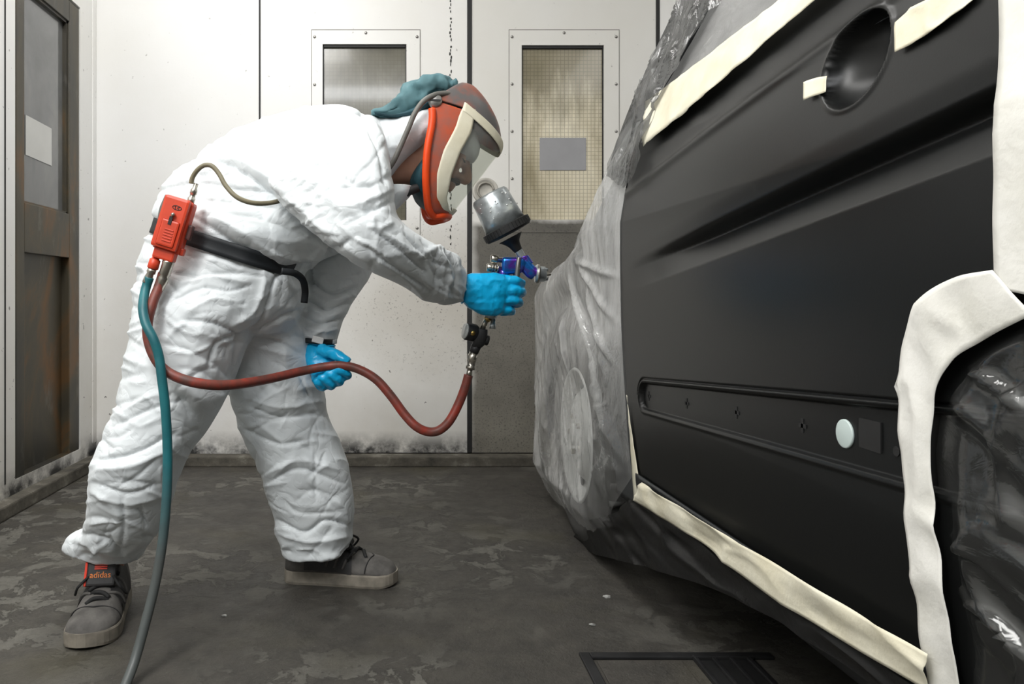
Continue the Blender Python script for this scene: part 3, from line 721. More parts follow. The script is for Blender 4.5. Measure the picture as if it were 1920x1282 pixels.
# pillar film and window film
def upper(Y, z): return S0(Y, z)
pl_l = [(1140, 330), (1150, 284), (1185, 190), (1230, 90), (1272, 0), (1310, -90), (1480, -470)]; pl_r = [(1172, 352), (1205, 264), (1240, 180), (1295, 82), (1340, 0), (1390, -90), (1570, -470)]
pf = strip('masking_film', pl_l, pl_r, M_filmdark, off=.012, n=110, m=30, wr=.022, wscale=17, seed=6.4, clampfn=S0, stretch=(1.4, .6), th=.0004); pf.modifiers.clear()
tag(pf, 'crumpled dark masking film wrapped along the windscreen pillar', 'masking film')
pb = strip('windscreen_pillar', pl_l, pl_r, M_vandark, off=-.004, n=40, m=6, wr=.0, clampfn=S0, th=.03); V(pb)
wf = strip('masking_film', [(1203, 268), (1238, 180), (1292, 82), (1337, 0), (1385, -90), (1552, -470)], [(1214, 262), (1260, 170), (1400, 62), (1480, 0), (1590, -86), (2330, -620)], M_filmwin, off=.006, n=90, m=40, wr=.008, wscale=9, seed=1.7, clampfn=S0, stretch=(.6, 1.8)); wf.modifiers.clear()
tag(wf, 'grey translucent masking film over the van side window', 'masking film')

# film hanging from the sill tape down to the tyre: underbody shade put into its colour
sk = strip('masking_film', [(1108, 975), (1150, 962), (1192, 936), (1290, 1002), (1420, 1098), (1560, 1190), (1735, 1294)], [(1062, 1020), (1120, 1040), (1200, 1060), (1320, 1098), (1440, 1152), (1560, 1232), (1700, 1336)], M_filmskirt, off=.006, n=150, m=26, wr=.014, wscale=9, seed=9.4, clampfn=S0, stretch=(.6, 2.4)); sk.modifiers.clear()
tag(sk, 'masking film hanging below the sill tape down to the tyre, underbody shade in its colour', 'masking film')

# ------------------------------------------------------------------ the painter
person = empty('person', P(400, 1090, 1.9)); person.location.z = 0
tag(person, 'painter in a white hooded coverall and blue gloves bending forward with a spray gun', 'person')
def A_(o): return adopt(o, person)
torso = [(300, 640, 545, 620, 1.88, .10), (264, 560, 566, 590, 1.87, .165), (268, 500, 578, 545, 1.87, .185), (290, 430, 582, 508, 1.87, .185), (312, 352, 600, 488, 1.87, .18),
         (368, 296, 640, 470, 1.88, .175), (455, 246, 668, 445, 1.88, .18), (560, 213, 690, 425, 1.88, .20), (640, 206, 708, 395, 1.87, .20), (694, 222, 730, 352, 1.87, .14), (722, 236, 742, 330, 1.87, .09)]
arm_r = [(640, 214, 520, 306, 1.72, .08), (700, 226, 512, 364, 1.655, .105), (728, 285, 560, 416, 1.605, .108), (736, 350, 612, 460, 1.58, .10), (744, 402, 668, 494, 1.575, .095), (782, 440, 722, 524, 1.60, .084),
         (828, 463, 780, 552, 1.66, .074), (856, 482, 832, 571, 1.72, .064), (868, 500, 860, 568, 1.752, .050), (873, 512, 868, 560, 1.762, .042)]
arm_l = [(690, 300, 640, 420, 2.02, .09), (722, 400, 640, 440, 2.05, .09), (706, 480, 570, 478, 2.05, .085), (690, 520, 552, 530, 2.03, .085), (664, 560, 554, 575, 1.99, .078), (644, 602, 560, 610, 1.955, .066), (634, 634, 568, 634, 1.945, .05), (628, 648, 572, 640, 1.94, .042)]
leg_r = [(290, 470, 500, 520, 1.82, .13), (260, 545, 500, 585, 1.80, .15), (253, 610, 462, 645, 1.785, .14), (236, 700, 432, 720, 1.77, .13), (213, 790, 392, 795, 1.75, .118), (181, 878, 342, 868, 1.735, .112), (167, 955, 314, 955, 1.755, .100), (160, 994, 294, 1002, 1.79, .09), (136, 1004, 276, 1026, 1.83, .080), (126, 1016, 268, 1042, 1.84, .078), (125, 1022, 267, 1047, 1.842, .078)]
leg_l = [(420, 520, 576, 520, 1.94, .12), (410, 590, 578, 570, 1.96, .135), (418, 660, 586, 630, 1.97, .13), (430, 730, 604, 700, 1.98, .12), (452, 800, 612, 775, 1.99, .112), (488, 880, 646, 858, 2.0, .108), (514, 955, 662, 925, 2.01, .102), (521, 998, 662, 995, 2.015, .098), (527, 1014, 660, 1010, 2.02, .096), (532, 1030, 657, 1022, 2.02, .094), (533, 1035, 656, 1026, 2.02, .094)]
bm = bmesh.new()
for sp in (torso, arm_r, arm_l, leg_r, leg_l): ringloft(bm, sp)
suit_me = remesh(bm, .0042, 7, .5)
co = vget(suit_me); no = nget(suit_me)
# crumple: broad soft folds, then sharp ridges
def crumple(co, no, a1, a2, a3, seed=0):
    mk = ss(.40, .62, vnoise(co*5+seed+40)); mk2 = ss(.45, .6, vnoise(co*7+seed+11))
    d = a1*(vnoise(co*7+seed)-.5)*2 + a2*(ridged(co*6.5+seed, .35)-.45) + a2*.6*(ridged(co*13+seed*3+5, .45)-.45)*mk + a3*(ridged(co*24+seed*2, .4)-.45)*mk2
    return d
px = co[:, 0]/co[:, 1]*F+CX; py = CY-(co[:, 2]-H)/co[:, 1]*F
back = ss(300, 420, px)*ss(330, 250, py)           # the taut back has few folds
d = crumple(co, no, .004, .0048, .0025)*(1-.8*back)
# folds drawn where the cloth is pulled: (points, amplitude m, half width px)
folds = [
 ([(366, 297), (430, 310), (500, 356), (535, 388), (600, 448), (650, 486)], -.020, 7), ([(420, 285), (500, 330), (560, 385), (640, 452), (700, 495)], .012, 16),
 ([(316, 350), (380, 343), (450, 356), (525, 362)], -.010, 4), ([(322, 328), (400, 331), (470, 348)], -.007, 4), ([(360, 372), (440, 384), (530, 392)], -.006, 5), ([(330, 338), (420, 338), (490, 352)], .006, 6),
 ([(366, 408), (420, 442), (480, 484), (540, 503), (600, 484), (655, 450)], -.018, 6), ([(380, 395), (440, 430), (500, 470), (560, 488), (620, 460)], .014, 14),
 ([(375, 404), (480, 412), (570, 440)], -.005, 6), ([(450, 440), (540, 450), (610, 430)], .006, 12),
 ([(456, 632), (490, 604), (506, 560), (520, 522), (545, 508)], -.014, 5), ([(456, 632), (510, 608), (572, 580)], -.014, 5), ([(470, 630), (520, 640), (572, 668)], -.011, 5), ([(452, 632), (410, 640), (398, 662), (393, 690)], -.014, 5), ([(452, 632), (446, 660), (436, 715)], -.018, 6),
 ([(440, 612), (480, 580), (495, 530)], .010, 9), ([(480, 622), (540, 600)], .007, 8), ([(476, 648), (540, 665)], .008, 8),
 ([(300, 505), (370, 518), (440, 512), (500, 520)], -.007, 5), ([(330, 560), (380, 540), (430, 545), (470, 535)], -.008, 4), ([(340, 530), (400, 520), (460, 528)], .008, 8), ([(340, 600), (400, 606), (452, 630)], -.010, 5), ([(350, 585), (400, 560), (450, 570)], .008, 8), ([(300, 570), (350, 610), (420, 640)], .006, 10), ([(290, 640), (360, 660), (420, 690)], -.006, 6),
 ([(320, 740), (370, 700), (410, 690)], -.007, 5), ([(214, 800), (280, 768), (350, 748)], -.009, 5), ([(210, 780), (280, 745), (340, 728)], .008, 9), ([(190, 862), (250, 850), (330, 812)], -.012, 5), ([(186, 880), (250, 872), (325, 838)], .010, 9), ([(176, 905), (240, 925), (300, 905)], -.010, 5), ([(172, 925), (240, 945), (300, 930)], .008, 9), ([(230, 930), (232, 990), (226, 1030)], -.008, 5), ([(255, 950), (280, 985)], -.007, 4), ([(148, 1000), (200, 1012), (228, 1030), (250, 1022)], -.013, 5), ([(150, 1016), (210, 1034), (262, 1040)], .010, 8),
 ([(470, 762), (530, 782), (600, 772)], -.010, 5), ([(460, 745), (530, 762), (600, 752)], .008, 8), ([(455, 802), (520, 830), (580, 826)], -.010, 5), ([(560, 700), (580, 740), (600, 770)], -.008, 5), ([(500, 905), (560, 878), (640, 905)], -.010, 5), ([(500, 888), (560, 862), (630, 880)], .009, 8), ([(590, 850), (592, 940)], -.006, 4), ([(520, 975), (570, 998), (610, 976), (655, 984)], -.014, 5), ([(522, 1000), (580, 1015), (655, 1005)], .010, 8), ([(530, 930), (560, 960), (640, 960)], -.006, 5),
 ([(700, 432), (750, 468), (800, 512)], -.009, 4), ([(690, 462), (745, 504), (810, 546)], -.010, 4), ([(725, 438), (770, 470), (818, 490)], .008, 7), ([(760, 440), (800, 482), (850, 505)], -.010, 4), ([(790, 450), (820, 495), (815, 545)], -.009, 4), ([(818, 465), (842, 510), (836, 560)], .010, 6), ([(835, 472), (856, 510), (850, 560)], -.010, 4), ([(700, 480), (760, 520), (800, 560)], .008, 7),
 ([(735, 330), (690, 350), (640, 352)], -.005, 6), ([(740, 375), (690, 400), (650, 420)], -.008, 5), ([(738, 355), (690, 375), (650, 390)], .007, 8), ([(530, 345), (560, 310), (590, 290)], -.006, 4), ([(540, 365), (590, 325), (620, 305)], -.006, 4), ([(520, 320), (550, 290)], -.005, 4), ([(575, 390), (620, 350)], -.004, 5),
 ([(690, 240), (715, 290), (722, 345)], -.012, 5), ([(700, 232), (722, 270)], .008, 7),
 ([(575, 520), (620, 545), (668, 540)], -.018, 4), ([(572, 555), (610, 575), (655, 570)], -.018, 4), ([(570, 590), (600, 604), (640, 600)], -.018, 4), ([(574, 538), (620, 560), (662, 556)], .009, 7), ([(570, 572), (610, 590), (648, 586)], .009, 7), ([(570, 612), (600, 622), (636, 618)], .010, 7), ([(590, 505), (640, 520), (680, 512)], -.009, 5),
]
front = ss(.25, -.15, no[:, 1])
# many small sharp creases at random, as in stiff paper-like cloth
rs = np.random.RandomState(21); cand = np.where((no[:, 1] < -.2))[0]
for k in range(300):
    i = cand[rs.randint(len(cand))]; x, y = px[i], py[i]
    if back[i] > .4 and rs.rand() < .7: continue
    a = rs.uniform(-.9, .9) if rs.rand() < .65 else rs.uniform(0, 3.1); L = rs.uniform(14, 46); cv = rs.uniform(-.3, .3)*L
    pts = [(x-L*math.cos(a), y-L*math.sin(a)), (x-cv*math.sin(a), y+cv*math.cos(a)), (x+L*math.cos(a), y+L*math.sin(a))]
    folds.append((pts, rs.choice([-1, 1])*rs.uniform(.0020, .0050), rs.uniform(2.5, 7)))
for pts, am, wd in folds:
    if abs(am) > .0056: am *= .68; wd *= .85
    q = spline([(a, b, 0) for a, b in pts], 26)[:, :2]; best = np.full(len(co), 1e9); tt = np.zeros(len(co))
    sel = np.where((px > q[:, 0].min()-60) & (px < q[:, 0].max()+60) & (py > q[:, 1].min()-60) & (py < q[:, 1].max()+60))[0]
    X, Y_ = px[sel], py[sel]; bst = np.full(len(sel), 1e9); tp = np.zeros(len(sel))
    for k in range(len(q)-1):
        e = q[k+1]-q[k]; L = (e**2).sum(); s = np.clip(((X-q[k, 0])*e[0]+(Y_-q[k, 1])*e[1])/L, 0, 1)
        dd = np.hypot(X-q[k, 0]-s*e[0], Y_-q[k, 1]-s*e[1]); b = dd < bst; bst[b] = dd[b]; tp[b] = (k+s[b])/(len(q)-1)
    end = np.minimum(1, np.minimum(tp+.12, 1.12-tp)*4)
    d[sel] += am*(.18*np.exp(-(bst/wd)**2)+.95*np.exp(-bst/(wd*.8)))*end*front[sel]
# belly of the suit sags over the belt
bl = np.exp(-(((px-470)*.94+(py-430)*.34)/105)**2-((-(px-470)*.34+(py-430)*.94)/34)**2); d += .026*bl*front*(px < 640)
# waist pinched by the belt
bc = P(430, 468, 1.87); bdir = (P(570, 512, 1.87)-P(300, 425, 1.87)).normalized(); bup = Vector((0, 1, 0)).cross(bdir); bup = -bup if bup.z < 0 else bup
hb_ = (co-np.array(bc))@np.array(bup); isT = (py > 380) & (py < 560) & (px < 585)
d -= np.where(isT, .012*np.exp(-(hb_/.020)**2), 0)
vset(suit_me, co+no*d[:, None])
suit = A_(link('coverall', suit_me, M_suit, None, True)); suit['label'] = 'crumpled white disposable coverall'
suit_bvh = BVHTree.FromPolygons([Vector(v) for v in vget(suit_me)], [tuple(p.vertices) for p in suit_me.polygons])
# elastic cuffs and collar flap
def band(name, a, b, Y, hd, wpx, mat, parent=None, ex=2.1, n=4):
    a, b = np.array(a, float), np.array(b, float); ax = np.array([-(b-a)[1], (b-a)[0]]); ax /= np.hypot(*ax); bm = bmesh.new()
    sp = [(*(a+ax*t), *(b+ax*t), Y, hd) for t in np.linspace(-wpx/2, wpx/2, n)]
    ringloft(bm, sp, n=n, ex=ex); return A_(obj(name, bm, mat, None, True))
band('cuff', (868, 503), (862, 565), 1.757, .046, 9, M_suit)
band('cuff', (632, 640), (566, 636), 1.942, .046, 8, M_suit)

# body (skin) - one continuous mesh; shows at neck, face and wrists
def shrink(sp, k, kd): return [((xl+xr)/2+(xl-xr)/2*k, (yl+yr)/2+(yl-yr)/2*k, (xl+xr)/2+(xr-xl)/2*k, (yl+yr)/2+(yr-yl)/2*k, Y, hd*kd) for xl, yl, xr, yr, Y, hd in sp]
HY = 1.87
hc = P(806, 279, HY); hU = Vector((.5, 0, .866)); hF = Vector((.866, 0, -.5)); hW = Vector((0, 1, 0))
bm = bmesh.new()
for sp, k in ((torso, .70), (arm_r, .60), (arm_l, .50), (leg_r, .62), (leg_l, .62)): ringloft(bm, shrink(sp, k, k), seg=24)
ringloft(bm, [(700, 260, 715, 350, HY, .065), (735, 262, 738, 352, HY, .062), (770, 262, 775, 350, HY, .062), (800, 262, 806, 350, HY, .058)])
ringloft(bm, [(862, 512, 855, 552, 1.758, .028), (880, 522, 876, 560, 1.765, .026), (900, 530, 896, 568, 1.775, .02)])
ringloft(bm, [(622, 620, 578, 622, 1.945, .03), (618, 636, 578, 640, 1.935, .026), (612, 650, 584, 654, 1.925, .016)])
for (sx, sy, sY) in ((215, 1050, 1.86), (578, 1035, 2.04)): ringloft(bm, [(sx-24, sy-40, sx+24, sy-40, sY, .03), (sx-18, sy, sx+18, sy, sY, .022), (sx-16, sy+24, sx+16, sy+24, sY, .018)])
# head: section stack along hU. rows: u, back f, front f, half width
prof = [(-.115, .010, .062, .022), (-.105, -.005, .080, .036), (-.085, -.030, .086, .050), (-.06, -.060, .084, .058), (-.035, -.080, .086, .065), (-.01, -.090, .086, .070), (.015, -.095, .084, .073), (.04, -.096, .090, .075), (.065, -.092, .086, .074), (.09, -.075, .068, .062), (.108, -.045, .040, .042), (.115, -.015, .012, .015)]
pr = spline([(u, b, f, wd) for u, b, f, wd in prof], 40); rings = []
for u, b, f, wd in pr:
    ring = []
    for t in np.linspace(0, 2*math.pi, 36, endpoint=False):
        ct, st = math.cos(t), math.sin(t); ex = 2.35
        ring.append(hc+hU*u+hF*((b+f)/2+(f-b)/2*math.copysign(abs(ct)**(2/ex), ct))+hW*(wd*math.copysign(abs(st)**(2/ex), st)))
    rings.append(ring)
loft(bm, rings)
def hp(u, f, wv=0): return hc+hU*u+hF*f+hW*wv
tube(bm, [hp(.030, .082), hp(.010, .096), hp(-.012, .110), hp(-.022, .112), hp(-.027, .095)], [.008, .010, .013, .013, .010], 12)     # nose
for s in (-1, 1):
    tube(bm, [hp(-.024, .088, s*.004), hp(-.024, .098, s*.014), hp(-.022, .085, s*.020)], [.008, .009, .006], 10)                    # nostril wings
    tube(bm, [hp(.036, .090, s*.008), hp(.042, .092, s*.028), hp(.034, .076, s*.050)], [.007, .009, .007], 10)                      # brow
    tube(bm, [hp(-.004, .076, s*.030), hp(-.008, .070, s*.044), hp(-.006, .05, s*.058)], [.013, .014, .010], 10)                    # cheek
    tube(bm, [hp(.010, -.005, s*.072), hp(-.02, -.002, s*.076)], [.012, .010], 10)                                                   # ear
    tube(bm, [hp(.015, .078, s*.022), hp(.015, .080, s*.032), hp(.014, .074, s*.042)], [.007, .009, .007], 10)                      # eyelid
tube(bm, [hp(-.050, .078, -.026), hp(-.048, .092, -.010), hp(-.048, .092, .010), hp(-.050, .078, .026)], [.004, .006, .006, .004], 10)   # lips
tube(bm, [hp(-.060, .076, -.022), hp(-.060, .090, -.008), hp(-.060, .090, .008), hp(-.060, .076, .022)], [.005, .007, .007, .005], 10)
tube(bm, [hp(-.092, .078, -.014), hp(-.094, .082, 0), hp(-.092, .078, .014)], [.014, .016, .014], 10)                               # chin
body_me = remesh(bm, .0045, 3, .5)
body = A_(link('body', body_me, M_skin, None, True)); body['label'] = 'bare skin of face, neck and wrists'
# short beard on the jaw, eyebrows, closed eyes
M_hair = basic('dark_hair', (.035, .022, .015), .8)
bm = bmesh.new()
for s in (-1, 1): tube(bm, [hp(.040, .096, s*.010), hp(.048, .097, s*.026), hp(.042, .082, s*.046)], [.003, .004, .002], 8)
A_(obj('eyebrow', bm, M_hair, None, True))
for s in (-1, 1):
    bm = bmesh.new(); tube(bm, [hp(.012, .086, s*.020), hp(.009, .089, s*.031), hp(.011, .081, s*.043)], [.0012, .0022, .0012], 8); A_(obj('eyelashes', bm, M_hair, None, True))
bm = bmesh.new(); tube(bm, [hp(-.044, .080, -.032), hp(-.038, .098, -.012), hp(-.038, .098, .012), hp(-.044, .080, .032)], [.004, .006, .006, .004], 8); A_(obj('moustache', bm, M_hair, None, True))
# hood of the suit over the head
bm = bmesh.new()
ringloft(bm, [(694, 226, 722, 352, HY, .11), (735, 228, 742, 338, HY, .115), (772, 220, 778, 298, HY, .112), (812, 206, 812, 286, HY, .100), (850, 214, 842, 297, HY, .088), (880, 240, 866, 303, HY, .078), (898, 272, 884, 306, HY, .055), (897, 292, 890, 304, HY, .03)])
hme = remesh(bm, .005, 4); co = vget(hme); no = nget(hme); vset(hme, co+no*(crumple(co, no, .003, .007, .004, 5))[:, None])
A_(link('hood', hme, M_suit, None, True))
# light collar flap hanging under the neck
bm = bmesh.new(); ringloft(bm, [(726, 350, 776, 352, 1.80, .05), (728, 368, 770, 366, 1.80, .05), (730, 390, 752, 384, 1.81, .04), (733, 398, 742, 394, 1.81, .03)]); A_(obj('collar_flap', bm, M_suit, None, True))

# gloves
def hand(specs, tubes, voxel=.0030, sm=3):
    bm = bmesh.new()
    for sp in specs: ringloft(bm, sp, seg=24, ex=2.6)
    for pts, r in tubes: tube(bm, [P(*q) for q in pts], r, 12)
    me = remesh(bm, voxel, sm); c_ = vget(me); n_ = nget(me)
    vset(me, c_+n_*(.0016*(ridged(c_*np.array([34, 34, 60]), .5)-.4)+.0010*(ridged(c_*75, .5)-.4))[:, None]); return me
g1 = hand([[(873, 516, 868, 566, 1.760, .028), (884, 513, 879, 578, 1.762, .029), (912, 511, 904, 590, 1.768, .027), (938, 513, 928, 592, 1.775, .024), (953, 519, 944, 588, 1.785, .020), (958, 526, 950, 580, 1.79, .014)]],
          [([(942, 524, 1.778), (966, 526, 1.782), (977, 530, 1.800), (974, 532, 1.822), (960, 532, 1.832)], [.0115, .0108, .0100, .0096, .0088]),
           ([(942, 543, 1.774), (966, 545, 1.778), (978, 547, 1.798), (974, 549, 1.824), (952, 549, 1.836)], [.0120, .0112, .0104, .0100, .0090]),
           ([(938, 562, 1.774), (962, 563, 1.779), (973, 566, 1.798), (968, 569, 1.824), (946, 570, 1.836)], [.0118, .0110, .0102, .0098, .0088]),
           ([(930, 579, 1.776), (950, 581, 1.782), (959, 583, 1.798), (954, 585, 1.820), (936, 586, 1.830)], [.0108, .0102, .0094, .0090, .0082]),
           ([(884, 540, 1.775), (896, 528, 1.805), (915, 522, 1.835), (938, 522, 1.842)], [.015, .0135, .0120, .0105])])
A_(link('glove', g1, M_glove, None, True))
g2 = hand([[(578, 640, 626, 648, 1.928, .026), (573, 656, 632, 660, 1.915, .027), (574, 676, 632, 672, 1.900, .025), (582, 700, 622, 690, 1.895, .021), (590, 710, 612, 700, 1.895, .014)]],
          [([(600, 655, 1.89), (622, 662, 1.868), (642, 671, 1.852), (654, 679, 1.848)], [.0155, .0140, .0122, .0100]),
           ([(614, 690, 1.895), (640, 704, 1.880), (652, 702, 1.856), (638, 693, 1.842), (624, 690, 1.846)], [.0115, .0112, .0105, .0098, .0088]),
           ([(606, 696, 1.895), (628, 714, 1.882), (638, 714, 1.857), (622, 703, 1.842), (610, 698, 1.848)], [.0115, .0112, .0105, .0098, .0088]),
           ([(598, 702, 1.896), (614, 721, 1.884), (622, 722, 1.860), (608, 711, 1.845), (598, 704, 1.850)], [.0112, .0108, .0100, .0094, .0086]),
           ([(590, 706, 1.897), (600, 724, 1.887), (606, 726, 1.866), (596, 717, 1.850), (588, 710, 1.854)], [.0102, .0098, .0092, .0086, .0078])])
A_(link('glove', g2, M_glove, None, True))
for a, b, Y, hd in (((872, 514), (866, 568), 1.760, .031), ((577, 642), (628, 648), 1.927, .029)):
    a, b = np.array(a, float), np.array(b, float); rr = []; bm = bmesh.new(); c = (P(*a, Y)+P(*b, Y))/2; e = (P(*b, Y)-P(*a, Y))/2
    tube(bm, [c+e*math.cos(t)+Vector((0, hd, 0))*math.sin(t) for t in np.linspace(0, 2*math.pi, 33)], .0022, 8, smooth=False); A_(obj('glove_cuff', bm, M_glove, None, True))
wb_ = band('wristwatch', (567, 636), (629, 640), 1.938, .049, 9, M_belt); wb_['label'] = 'black watch strap'
Yw = 1.886; bm = bmesh.new(); m = Matrix.Translation(P(596, 637, Yw)) @ Matrix.Rotation(.25, 4, 'Y'); bx(bm, -.014, .014, -.004, .004, -.008, .008, .002, m); kid(obj('watch_case', bm, M_white), wb_)

# shoes
def shoe(name, loc, yaw, label, logo):
    R = Matrix.Translation(loc) @ Matrix.Rotation(yaw, 4, 'Z')
    root = A_(empty(name)); root.matrix_parent_inverse = Matrix.Translation(person.location).inverted(); root.location = (0, 0, 0)
    xs = np.linspace(-.148, .152, 34)
    wtab = [(-.148, .014), (-.140, .030), (-.12, .040), (-.06, .042), (0, .048), (.06, .056), (.10, .056), (.13, .045), (.145, .027), (.152, .010)]
    cof = [(-.148, 0), (.0, .004), (.08, .006), (.152, -.004)]
    bm = bmesh.new(); rings = []
    for z, k in ((0, .96), (.006, 1.0), (.030, 1.0), (.034, .97)):
        up = [(x, lerp_tab(x, cof)+lerp_tab(x, wtab)*k) for x in xs]; dn = [(x, lerp_tab(x, cof)-lerp_tab(x, wtab)*k) for x in xs[::-1]]
        rings.append([R @ Vector((x, y, z+.008*max(0, (x-.11)/.04)*(1 if z < .02 else .4))) for x, y in up+dn])
    loft(bm, rings); sole = obj('sole', bm, M_sole, root, False)
    htab = [(-.146, .060), (-.138, .098), (-.12, .118), (-.09, .122), (-.05, .120), (-.02, .112), (.02, .092), (.05, .078), (.08, .070), (.11, .064), (.135, .054), (.150, .036)]
    bm = bmesh.new(); rings = []
    for x in np.linspace(-.146, .150, 40):
        wd = lerp_tab(x, wtab)*.97; h = lerp_tab(x, htab); c0 = lerp_tab(x, cof); ring = []
        for t in np.linspace(0, math.pi, 17):
            ct, st = math.cos(t), math.sin(t); ex = 2.5 if x > .02 else 3.0
            ring.append(R @ Vector((x, c0+wd*math.copysign(abs(ct)**(2/ex), ct)*(1-.12*st), .030+(h-.030)*abs(st)**(2/ex))))
        rings.append(ring)
    loft(bm, rings); up_ = obj('upper', bm, M_shoe, root, True)
    # tongue, quarter panel and toe seam
    bm = bmesh.new(); bx(bm, -.008, .008, -.032, .032, 0, .085, .005, R @ Matrix.Translation((.026, .003, .092)) @ Matrix.Rotation(-.42, 4, 'Y')); tg_ = obj('tongue', bm, M_shoedark, root)
    for s in (-1, 1):
        bm = bmesh.new(); g = []
        for x in np.linspace(-.09, .035, 16):
            wd = lerp_tab(x, wtab); h = lerp_tab(x, htab); c0 = lerp_tab(x, cof); row = []
            for t in np.linspace(.02, 1.0, 9):
                a = t*math.pi/2; ct, st = math.cos(a), math.sin(a); ex = 2.5 if x > .02 else 3.0
                row.append(R @ Vector((x, c0+s*(wd*.97*abs(ct)**(2/ex)*(1-.12*st)+.0025), .030+(h-.030)*abs(st)**(2/ex)*(.96)+.001)))
            g.append(row)
        loft(bm, g, cap=False, closed=False); obj('quarter_panel', bm, M_shoedark if s*math.cos(yaw) < 0 or True else M_shoe, root, True)
        for k in range(3):
            x0 = -.035+k*.022; bm = bmesh.new(); pts = []
            for t in np.linspace(.10, .95, 7):
                a = t*math.pi/2; x = x0+t*.035; wd = lerp_tab(x, wtab); h = lerp_tab(x, htab); c0 = lerp_tab(x, cof); ct, st = math.cos(a), math.sin(a)
                pts.append(R @ Vector((x, c0+s*(wd*.97*abs(ct)**(2/2.8)*(1-.12*st)+.003), .030+(h-.030)*abs(st)**(2/2.8)*.97)))
            tube(bm, pts, .0035, 8, 14); obj('side_stripe', bm, M_shoe, root, True)
    bm = bmesh.new(); pts = []
    for t in np.linspace(.15, math.pi-.15, 15):
        x = .088; wd = lerp_tab(x, wtab); h = lerp_tab(x, htab); pts.append(R @ Vector((x-.028*math.sin(t)*0+.018*abs(math.cos(t))*-1, lerp_tab(x, cof)+wd*.97*math.cos(t), .030+(h-.028)*math.sin(t)**.8)))
    tube(bm, pts, .0016, 6); obj('toe_seam', bm, M_shoedark, root, True)
    for k in range(5):
        x = .062-k*.019; h = lerp_tab(x, htab)+.002; bm = bmesh.new(); c0 = lerp_tab(x, cof); wv = .022+.002*k; sgn = 1 if k % 2 else -1
        tube(bm, [R @ Vector((x-.008*sgn, c0-wv, h-.008)), R @ Vector((x-.002*sgn, c0-wv*.4, h+.001)), R @ Vector((x+.002*sgn, c0+wv*.4, h+.001)), R @ Vector((x+.008*sgn, c0+wv, h-.008))], .0050, 8, 14); obj('lace', bm, M_lace, root, True)
    for s in (-1, 1):
        bm = bmesh.new(); x = -.005; h = lerp_tab(x, htab)
        tube(bm, [R @ Vector((x, .004, h+.006)), R @ Vector((x+.02, .004+s*.020, h+.012)), R @ Vector((x+.045, .004+s*.044, h-.006)), R @ Vector((x+.03, .004+s*.056, h-.030))], .003, 8, 20); obj('lace', bm, M_lace, root, True)
    if logo:
        mtx = R @ Matrix.Translation((.026, .003, .092)) @ Matrix.Rotation(-.42, 4, 'Y') @ Matrix.Translation((.0085, 0, 0)) @ Matrix(((0, 0, 1, 0), (1, 0, 0, 0), (0, 1, 0, 0), (0, 0, 0, 1)))
        text('lettering', 'adidas', .019, M_orangeprint, mtx @ Matrix.Translation((0, .018, 0)), root)
        bm = bmesh.new()                         # three-leaf emblem with bars
        for a, l in ((0, .019), (.75, .017), (-.75, .017)):
            n = 20; rim = []
            for t in np.linspace(0, 2*math.pi, n, endpoint=False):
                rx, ry = .0058*math.sin(t), l/2+l/2*math.cos(t); ca, sa = math.cos(a), math.sin(a)
                rim.append((rx*ca+ry*sa, -rx*sa+ry*ca))
            lo_ = [bm.verts.new(mtx @ Vector((q[0], q[1]+.047, .0002))) for q in rim]; hi_ = [bm.verts.new(mtx @ Vector((q[0], q[1]+.047, .0012))) for q in rim]
            bm.faces.new(hi_); [bm.faces.new((lo_[i], lo_[(i+1) % n], hi_[(i+1) % n], hi_[i])) for i in range(n)]
        obj('emblem', bm, M_redprint, root)
        for k in range(3):
            bm = bmesh.new(); bx(bm, -.014, .014, .036+k*.0042, .0385+k*.0042, .0, .0014, mtx=mtx); obj('emblem_bar', bm, M_redprint, root)
        bm = bmesh.new(); bx(bm, -.0095, .0095, -.036, -.030, .0, .085, .003, R @ Matrix.Translation((.026, .003, .092)) @ Matrix.Rotation(-.42, 4, 'Y')); e_ = obj('tongue_edge', bm, M_redprint, root); e_['label'] = 'red tongue edge'
    root['label'] = label
    return root
shoe('shoe', Vector((-.150, 2.045, 0)), -.10, 'grey skate shoe seen from the side', False)
shoe('shoe', Vector((-.682, 1.785, 0)), -1.46, 'grey skate shoe pointing at the camera with a red lettered tongue', True)

# ------------------------------------------------------------------ respirator helmet
hel = empty('respirator_helmet', P(800, 410, HY)); tag(hel, 'orange air-fed respirator helmet with clear visor and masking tape', 'helmet')
def Hh(o): return adopt(o, hel)
# rows: front px, back px, half width, exponent
hrows = [(838, 407, 812, 411, .060), (848, 401, 802, 402, .080), (866, 378, 797, 375, .100), (892, 345, 795, 340, .112), (920, 308, 798, 295, .118), (937, 284, 806, 250, .118), (938, 262, 806, 222, .116), (934, 240, 812, 206, .112), (925, 218, 830, 192, .102), (910, 193, 848, 178, .084), (892, 171, 862, 167, .056), (880, 161, 870, 160, .020)]
HR_ = spline([(r[0], r[1], 0, r[2], r[3], r[4]) for r in hrows], 120)
tt_ = np.linspace(0, 1, 120)
